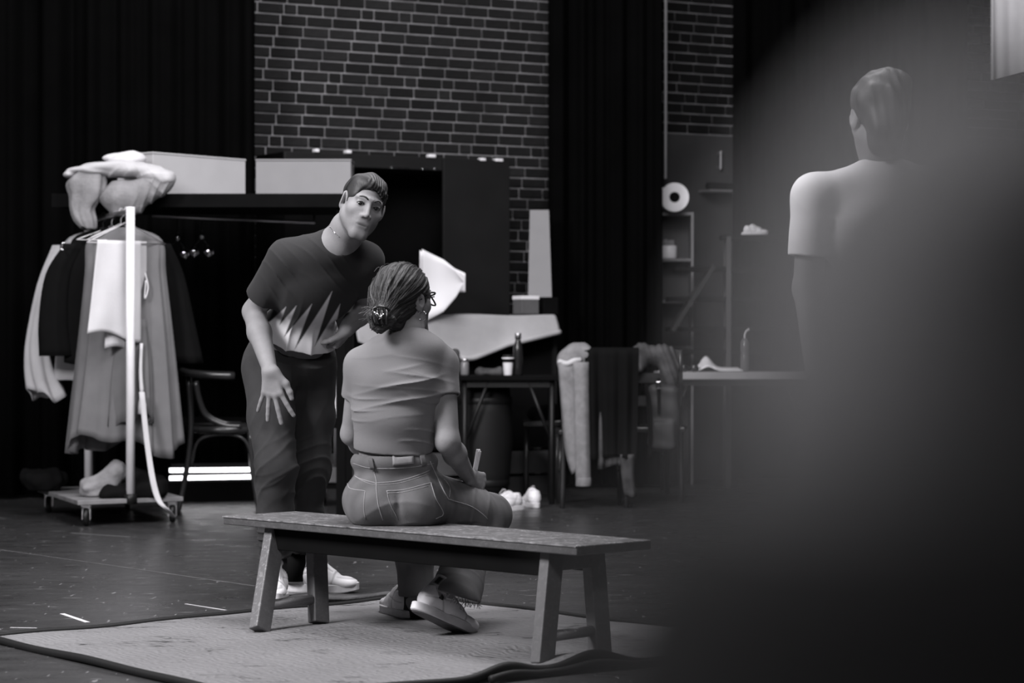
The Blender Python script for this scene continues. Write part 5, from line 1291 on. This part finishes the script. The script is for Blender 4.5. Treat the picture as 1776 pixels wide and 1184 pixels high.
tA, WA = plain_chair('dark chair draped with denim jacket and black coat beside the white shoes', .475, 14.42, .05)
tB, WB = plain_chair('dark chair carrying scarf and rucksack right of the coat chair', .862, 14.86, -.1)
def drape_over(name, label, cat, W, x0, x1, zb, zb2, m, seed, top=.945, gap=.03, fold=.018, nf=5):
    rr = np.random.RandomState(seed); ph = rr.uniform(0, 6, 4)
    def fn(u, v):                            # v: 0 front hem (towards the camera) .. 1 hem on the seat side
        x = x0+(x1-x0)*u; f = fold*(math.sin(nf*2*PI*u+ph[0])+.5*math.sin(nf*3.3*PI*u+ph[1]))
        if v < .55: q = v/.55; z = zb+(top-zb)*q; hang = 1-q*.75; y = -.235-gap-f*hang-.015*hang
        elif v < .65: q = (v-.55)/.10; z = top+.012*math.sin(q*PI); y = -.235-gap*(1-q)+.06*q
        else: q = (v-.65)/.35; z = top-(top-zb2)*q; y = -.175+gap*.3+f*.3*q
        return tuple(W(x+.02*math.sin(3*v+ph[2])*(u-.5), y, z+.012*math.sin(u*7+ph[3])*(1 if v < .02 else 0)))
    o = single(name, sheet(fn, 44, 44), m, label, cat, smooth=True); return solidify(o, .008)
t = thing('denim_jacket', 'light denim jacket hanging over the left side of the draped chair', 'jacket', WA(-.13, -.25, .2))
S = Solid(); S.ell(WA(-.10, -.22, .90), (.105, .08, .075), None, .03); S.ell(WA(-.15, -.23, .86), (.07, .07, .05), None, .03); S.disp(lambda X, Y, Z: .006*wnoise(X, Y, Z, (50, 50, 50), 3)); S.cut((0, 0, .80), (0, 0, -1))
obj('shoulder', S.mesh(.007), M['denim_light'], t, True)
rows = dens([(*WA(-.165, -.275, .86)[:2], .86, .055, .03, .02, 0), (*WA(-.145, -.28, .6)[:2], .60, .055, .032, .05, 0), (*WA(-.125, -.28, .38)[:2], .36, .052, .034, .08, 0), (*WA(-.115, -.275, .2)[:2], .22, .030, .03, .1, .01)])
solidify(obj('front_panel', tube_garment(rows, 36, 4, 3), M['denim_light'], t, True), .006)
rows = dens([(*WA(-.09, -.305, .86)[:2], .86, .045, .035, .02, 0), (*WA(-.085, -.31, .6)[:2], .6, .043, .036, .05, 0), (*WA(-.078, -.305, .3)[:2], .3, .043, .036, .06, 0), (*WA(-.072, -.30, .1)[:2], .145, .042, .035, .03, 0)])
sl = solidify(obj('sleeve', tube_garment(rows, 32, 4, 4), M['denim_light'], t, True), .006)
obj('cuff', lathe((*WA(-.072, -.30, .1)[:2], .135), [(.044, 0), (.046, .004), (.046, .045), (.043, .05)], 24), M['denim_light'], sl, True)
obj('collar', tube(catmull([WA(-.215, -.27, .862), WA(-.17, -.30, .850), WA(-.13, -.30, .866), WA(-.09, -.28, .872)], 4), .017, 8), M['cloth_light'], t, True)
drape_over('black_coat', 'black coat hanging over the chair back between denim jacket and scarf', 'coat', WA, -.055, .245, .30, .55, M['cloth_dark'], 4, .93, .05, .020, 3)
drape_over('grey_cardigan', 'grey knitted hem showing below the black coat on the chair', 'cardigan', WA, .02, .22, .245, .55, M['scarf'], 7, .915, .03, .012, 3)
rows = dens([(*WA(.185, -.29, .3)[:2], .32, .04, .03, .04, 0), (*WA(.19, -.28, .2)[:2], .20, .036, .03, .06, 0), (*WA(.205, -.28, .05)[:2], .075, .034, .028, .08, .006)])
solidify(single('hanging_sleeve', tube_garment(rows, 28, 4, 6), M['scarf'], 'grey sleeve dangling to the floor behind the chair leg', 'sleeve', smooth=True), .005)
S = Solid(); q = WB(-.12, -.24, .86)
S.path([WB(-.10, -.25, .80), WB(-.04, -.24, .905), WB(.08, -.23, .90), WB(.12, -.26, .78), WB(.10, -.27, .62)], [.045, .058, .062, .055, .04], .03)
S.disp(lambda X, Y, Z: .008*wnoise(X, Y, Z, (60, 60, 40), 5)+.004*np.sin(X*160+Z*60))
single('knitted_scarf', S.mesh(.007), M['scarf'], 'grey checked scarf wound over the top of the right hand chair', 'scarf', smooth=True)
t = thing('rucksack', 'dark rucksack hanging from the right hand chair below the scarf', 'bag', WB(.06, -.33, .3))
S = Solid(); S.rbox(WB(.08, -.325, .52), (.095, .06, .20), .05); S.rbox(WB(.085, -.375, .42), (.075, .03, .09), .025); S.disp(lambda X, Y, Z: .005*wnoise(X, Y, Z, (40, 40, 40), 5)); obj('pack', S.mesh(.009), mat('pack_nylon', .034, .6, .3, var=(20, .3)), t, True)
obj('strap', tube(catmull([WB(-.02, -.33, .72), WB(.0, -.40, .60), WB(.01, -.40, .40), WB(.0, -.36, .28)], 4), .014, 8), M['cloth_dark'], t, True)
b = obj('buckle', box(WB(.055, -.415, .74-.02), (.03, .012, .045)), M['metal'], t); bevel(b, .004); obj('strap', tube([WB(.055, -.405, .76), WB(.06, -.39, .55)], .010, 6), M['cloth_dark'], t)
q = P(934, 740, 15.17); t = thing('low_stool', 'dark stool with crumpled black cloth left of the draped chair', 'stool', (q[0], q[1], 0))
o = obj('seat', box((q[0]+.02, q[1], .47), (.24, .24, .035)), M['wood_dark'], t); bevel(o, .006)
for a in (-1, 1):
    for b in (-1, 1): obj('leg', tube([(q[0]+.02+a*.095, q[1]+b*.095, .46), (q[0]+.02+a*.10, q[1]+b*.10, 0)], .016, 8), M['wood_dark'], t, True)
S = Solid()
for dx, dz, r in ((0, .03, .07), (.06, .06, .06), (.09, .02, .05)): S.ell((q[0]+dx, q[1]-.03, .49+dz), (r, r, r*.7), None, .02)
S.disp(lambda X, Y, Z: .012*wnoise(X, Y, Z, (50, 50, 50), 6)); S.cut((0, 0, .4885), (0, 0, -1)); single('crumpled_cloth', S.mesh(.008), M['cloth_dark'], 'crumpled black cloth heaped on the dark stool', 'cloth', smooth=True)
# white shoes side by side on the floor
for (px, py), d, lab in (((904, 884), (-.72, -.55, 0), 'left one of the pair of white trainers on the floor, toe turned left'), ((930, 881), (-.25, .95, 0), 'right one of the pair of white trainers on the floor, heel towards us')):
    q = F(px, py); t = thing('trainer', lab, 'shoe', q, 'white trainers by the draped chair'); shoe(t, q, d, (0, 0, 1), .98, name='upper')

# ------------------------------------------------------------------ right background: bookcase, rolls, steel steps
def build_right():
    x0, x1, y0, y1 = 1.0, 1.232, 16.50, 16.72; t = thing('bookcase', 'pale narrow open bookcase half behind the middle curtain', 'shelf', ((x0+x1)/2, (y0+y1)/2, 0)); m = mat('pale_ply', .16, .6, .3, var=(8, .2))
    Z = EYE+(592-368)/FPX*y0; th = .018
    for x in (x0, x1): obj('side_panel', box((x, (y0+y1)/2, Z/2), (th, y1-y0, Z)), m, t)
    obj('back_panel', box(((x0+x1)/2, y1-.006, Z/2), (x1-x0-.02, .010, Z-.02)), M['door'], t)
    for y in (368, 448, 520, 600): obj('shelf_board', box(((x0+x1)/2, (y0+y1)/2-.001, EYE+(592-y)/FPX*y0-th/2-.001), (x1-x0-th, y1-y0-.014, th)), m, t)
    for px, yr, lr, lab in ((1168, 16.43, .12, 'white paper roll standing end on atop the bookcase, right of the two'), (1134, 16.57, .14, 'white paper roll atop the bookcase, half hidden behind the curtain')):
        r = .098; c = np.array(((px-888)/FPX*16.55, yr, Z+r+.001)); Rr = np.array(((1., 0, 0), (0, 0, 1), (0, -1, 0)))
        ro = thing('paper_roll', lab, 'roll', c-np.array((0, 0, r)), 'paper rolls on the bookcase'); seg = 36
        prof = [(.036, 0), (r, 0), (r, lr), (.036, lr)]; V = []
        for rad, h in prof:
            for k in range(seg): a = 2*PI*k/seg; V.append(c+np.array((rad*math.cos(a), h, rad*math.sin(a))))
        Fc = [(i*seg+k, ((i+1) % 4)*seg+k, ((i+1) % 4)*seg+(k+1) % seg, i*seg+(k+1) % seg) for i in range(4) for k in range(seg)]
        obj('paper', (V, Fc), M['white_paint'], ro); obj('core', tube([c+(0, .012, 0), c+(0, lr-.005, 0)], .037, 36), M['black'], ro)
    zs = EYE+(592-448)/FPX*y0; q = np.array((1.075, 16.58, zs)); t = thing('white_jar', 'white jar with crumpled cloth on the bookcase shelf', 'jar', q)
    obj('jar', lathe(q, [(.052, 0), (.056, .01), (.056, .082), (.050, .09)], 24), M['white_paint'], t, True); S = Solid()
    for dx, r in ((-.02, .022), (.015, .026)): S.ell(q+(dx, -.005, .105), (r, r, r), None, .01)
    S.disp(lambda X, Y, Z: .005*wnoise(X, Y, Z, (120, 120, 120), 2)); obj('crumpled_lid', S.mesh(.005), M['cloth_grey2'], t, True)
    # steel steps in front
    t = thing('steel_steps', 'black steel step unit with open treads behind the light table', 'steps', (1.3, 16.25, 0)); Y = 16.22
    for y, xa, xb in ((408, 1250, 1420), (463, 1170, 1330), (515, 1156, 1330), (567, 1156, 1340), (606, 1156, 1340)):
        z = EYE+(592-y)/FPX*Y; a, b = P(xa, y, Y), P(xb, y, Y); o = obj('tread', box(((a[0]+b[0])/2, Y, z-.016), (b[0]-a[0], .22, .032)), M['black'], t); bevel(o, .004)
    for y0_ in (-.13, .13): obj('stringer', beam(P(1164, 574, Y)+(0, y0_, 0), P(1236, 462, Y)+(0, y0_, 0), .03, .075, (0, 1, 0)), M['black_metal'], t)
    for px in (1262, 1395):
        for dy in (-.1, .1): q = P(px, 592, Y); obj('upright', box((q[0], Y+dy, .84), (.032, .03, 1.68)), M['door'] if px == 1262 else M['black_metal'], t)
    q = P(1160, 592, Y); obj('upright', box((q[0], Y, .46), (.04, .03, .92)), M['black_metal'], t)
    # white shoe on the top tread
    z = EYE+(592-408)/FPX*Y; q = P(1290, 408, Y-.03); tt = thing('white_slipper', 'white shoe lying on the top tread of the steel steps', 'shoe', (q[0], q[1], z)); shoe(tt, np.array((q[0]+.0, q[1], z)), (1, .12, 0), (0, 0, 1), .62, name='upper', laces=False)
    # small wall shelf with dark box
    s = thing('wall_shelf', 'small wall shelf with a dark rod above the steel steps', 'shelf', wl(3.52, 2.06, .12)); obj('board', box(wl(3.52, 2.04, .11), (.28, .16, .016), RW), M['card2'] if False else m, s); obj('rod', tube([wl(3.40, 2.075, .12), wl(3.64, 2.075, .12)], .026, 12), M['black'], s, True)
build_right()

# low trolley behind the man's legs
def build_trolley():
    q = P(612, 800, 14.45); t = thing('low_trolley', 'low grey trolley with slim upright pole behind the man\'s legs', 'trolley', (q[0], q[1], 0))
    o = obj('deck', box((q[0]-.02, q[1]+.05, .19), (.42, .40, .09)), M['kraft'], t); bevel(o, .004)
    obj('under_frame', box((q[0]-.02, q[1]+.05, .125), (.40, .36, .035)), M['black'], t)
    for a in (-1, 1):
        for b in (-1, 1): caster(t, (q[0]-.02+a*.17, q[1]+.05+b*.14, .108), .046)
    a = P(579, 805, 14.3); obj('pole', tube([(a[0], 14.42, .235), (a[0], 14.42, .78)], .009, 8), M['steel'], t, True)
build_trolley()
man = build_man()
woman, wr_ = build_woman()
build_sticks(wr_)
build_onlooker()
build_near_person()
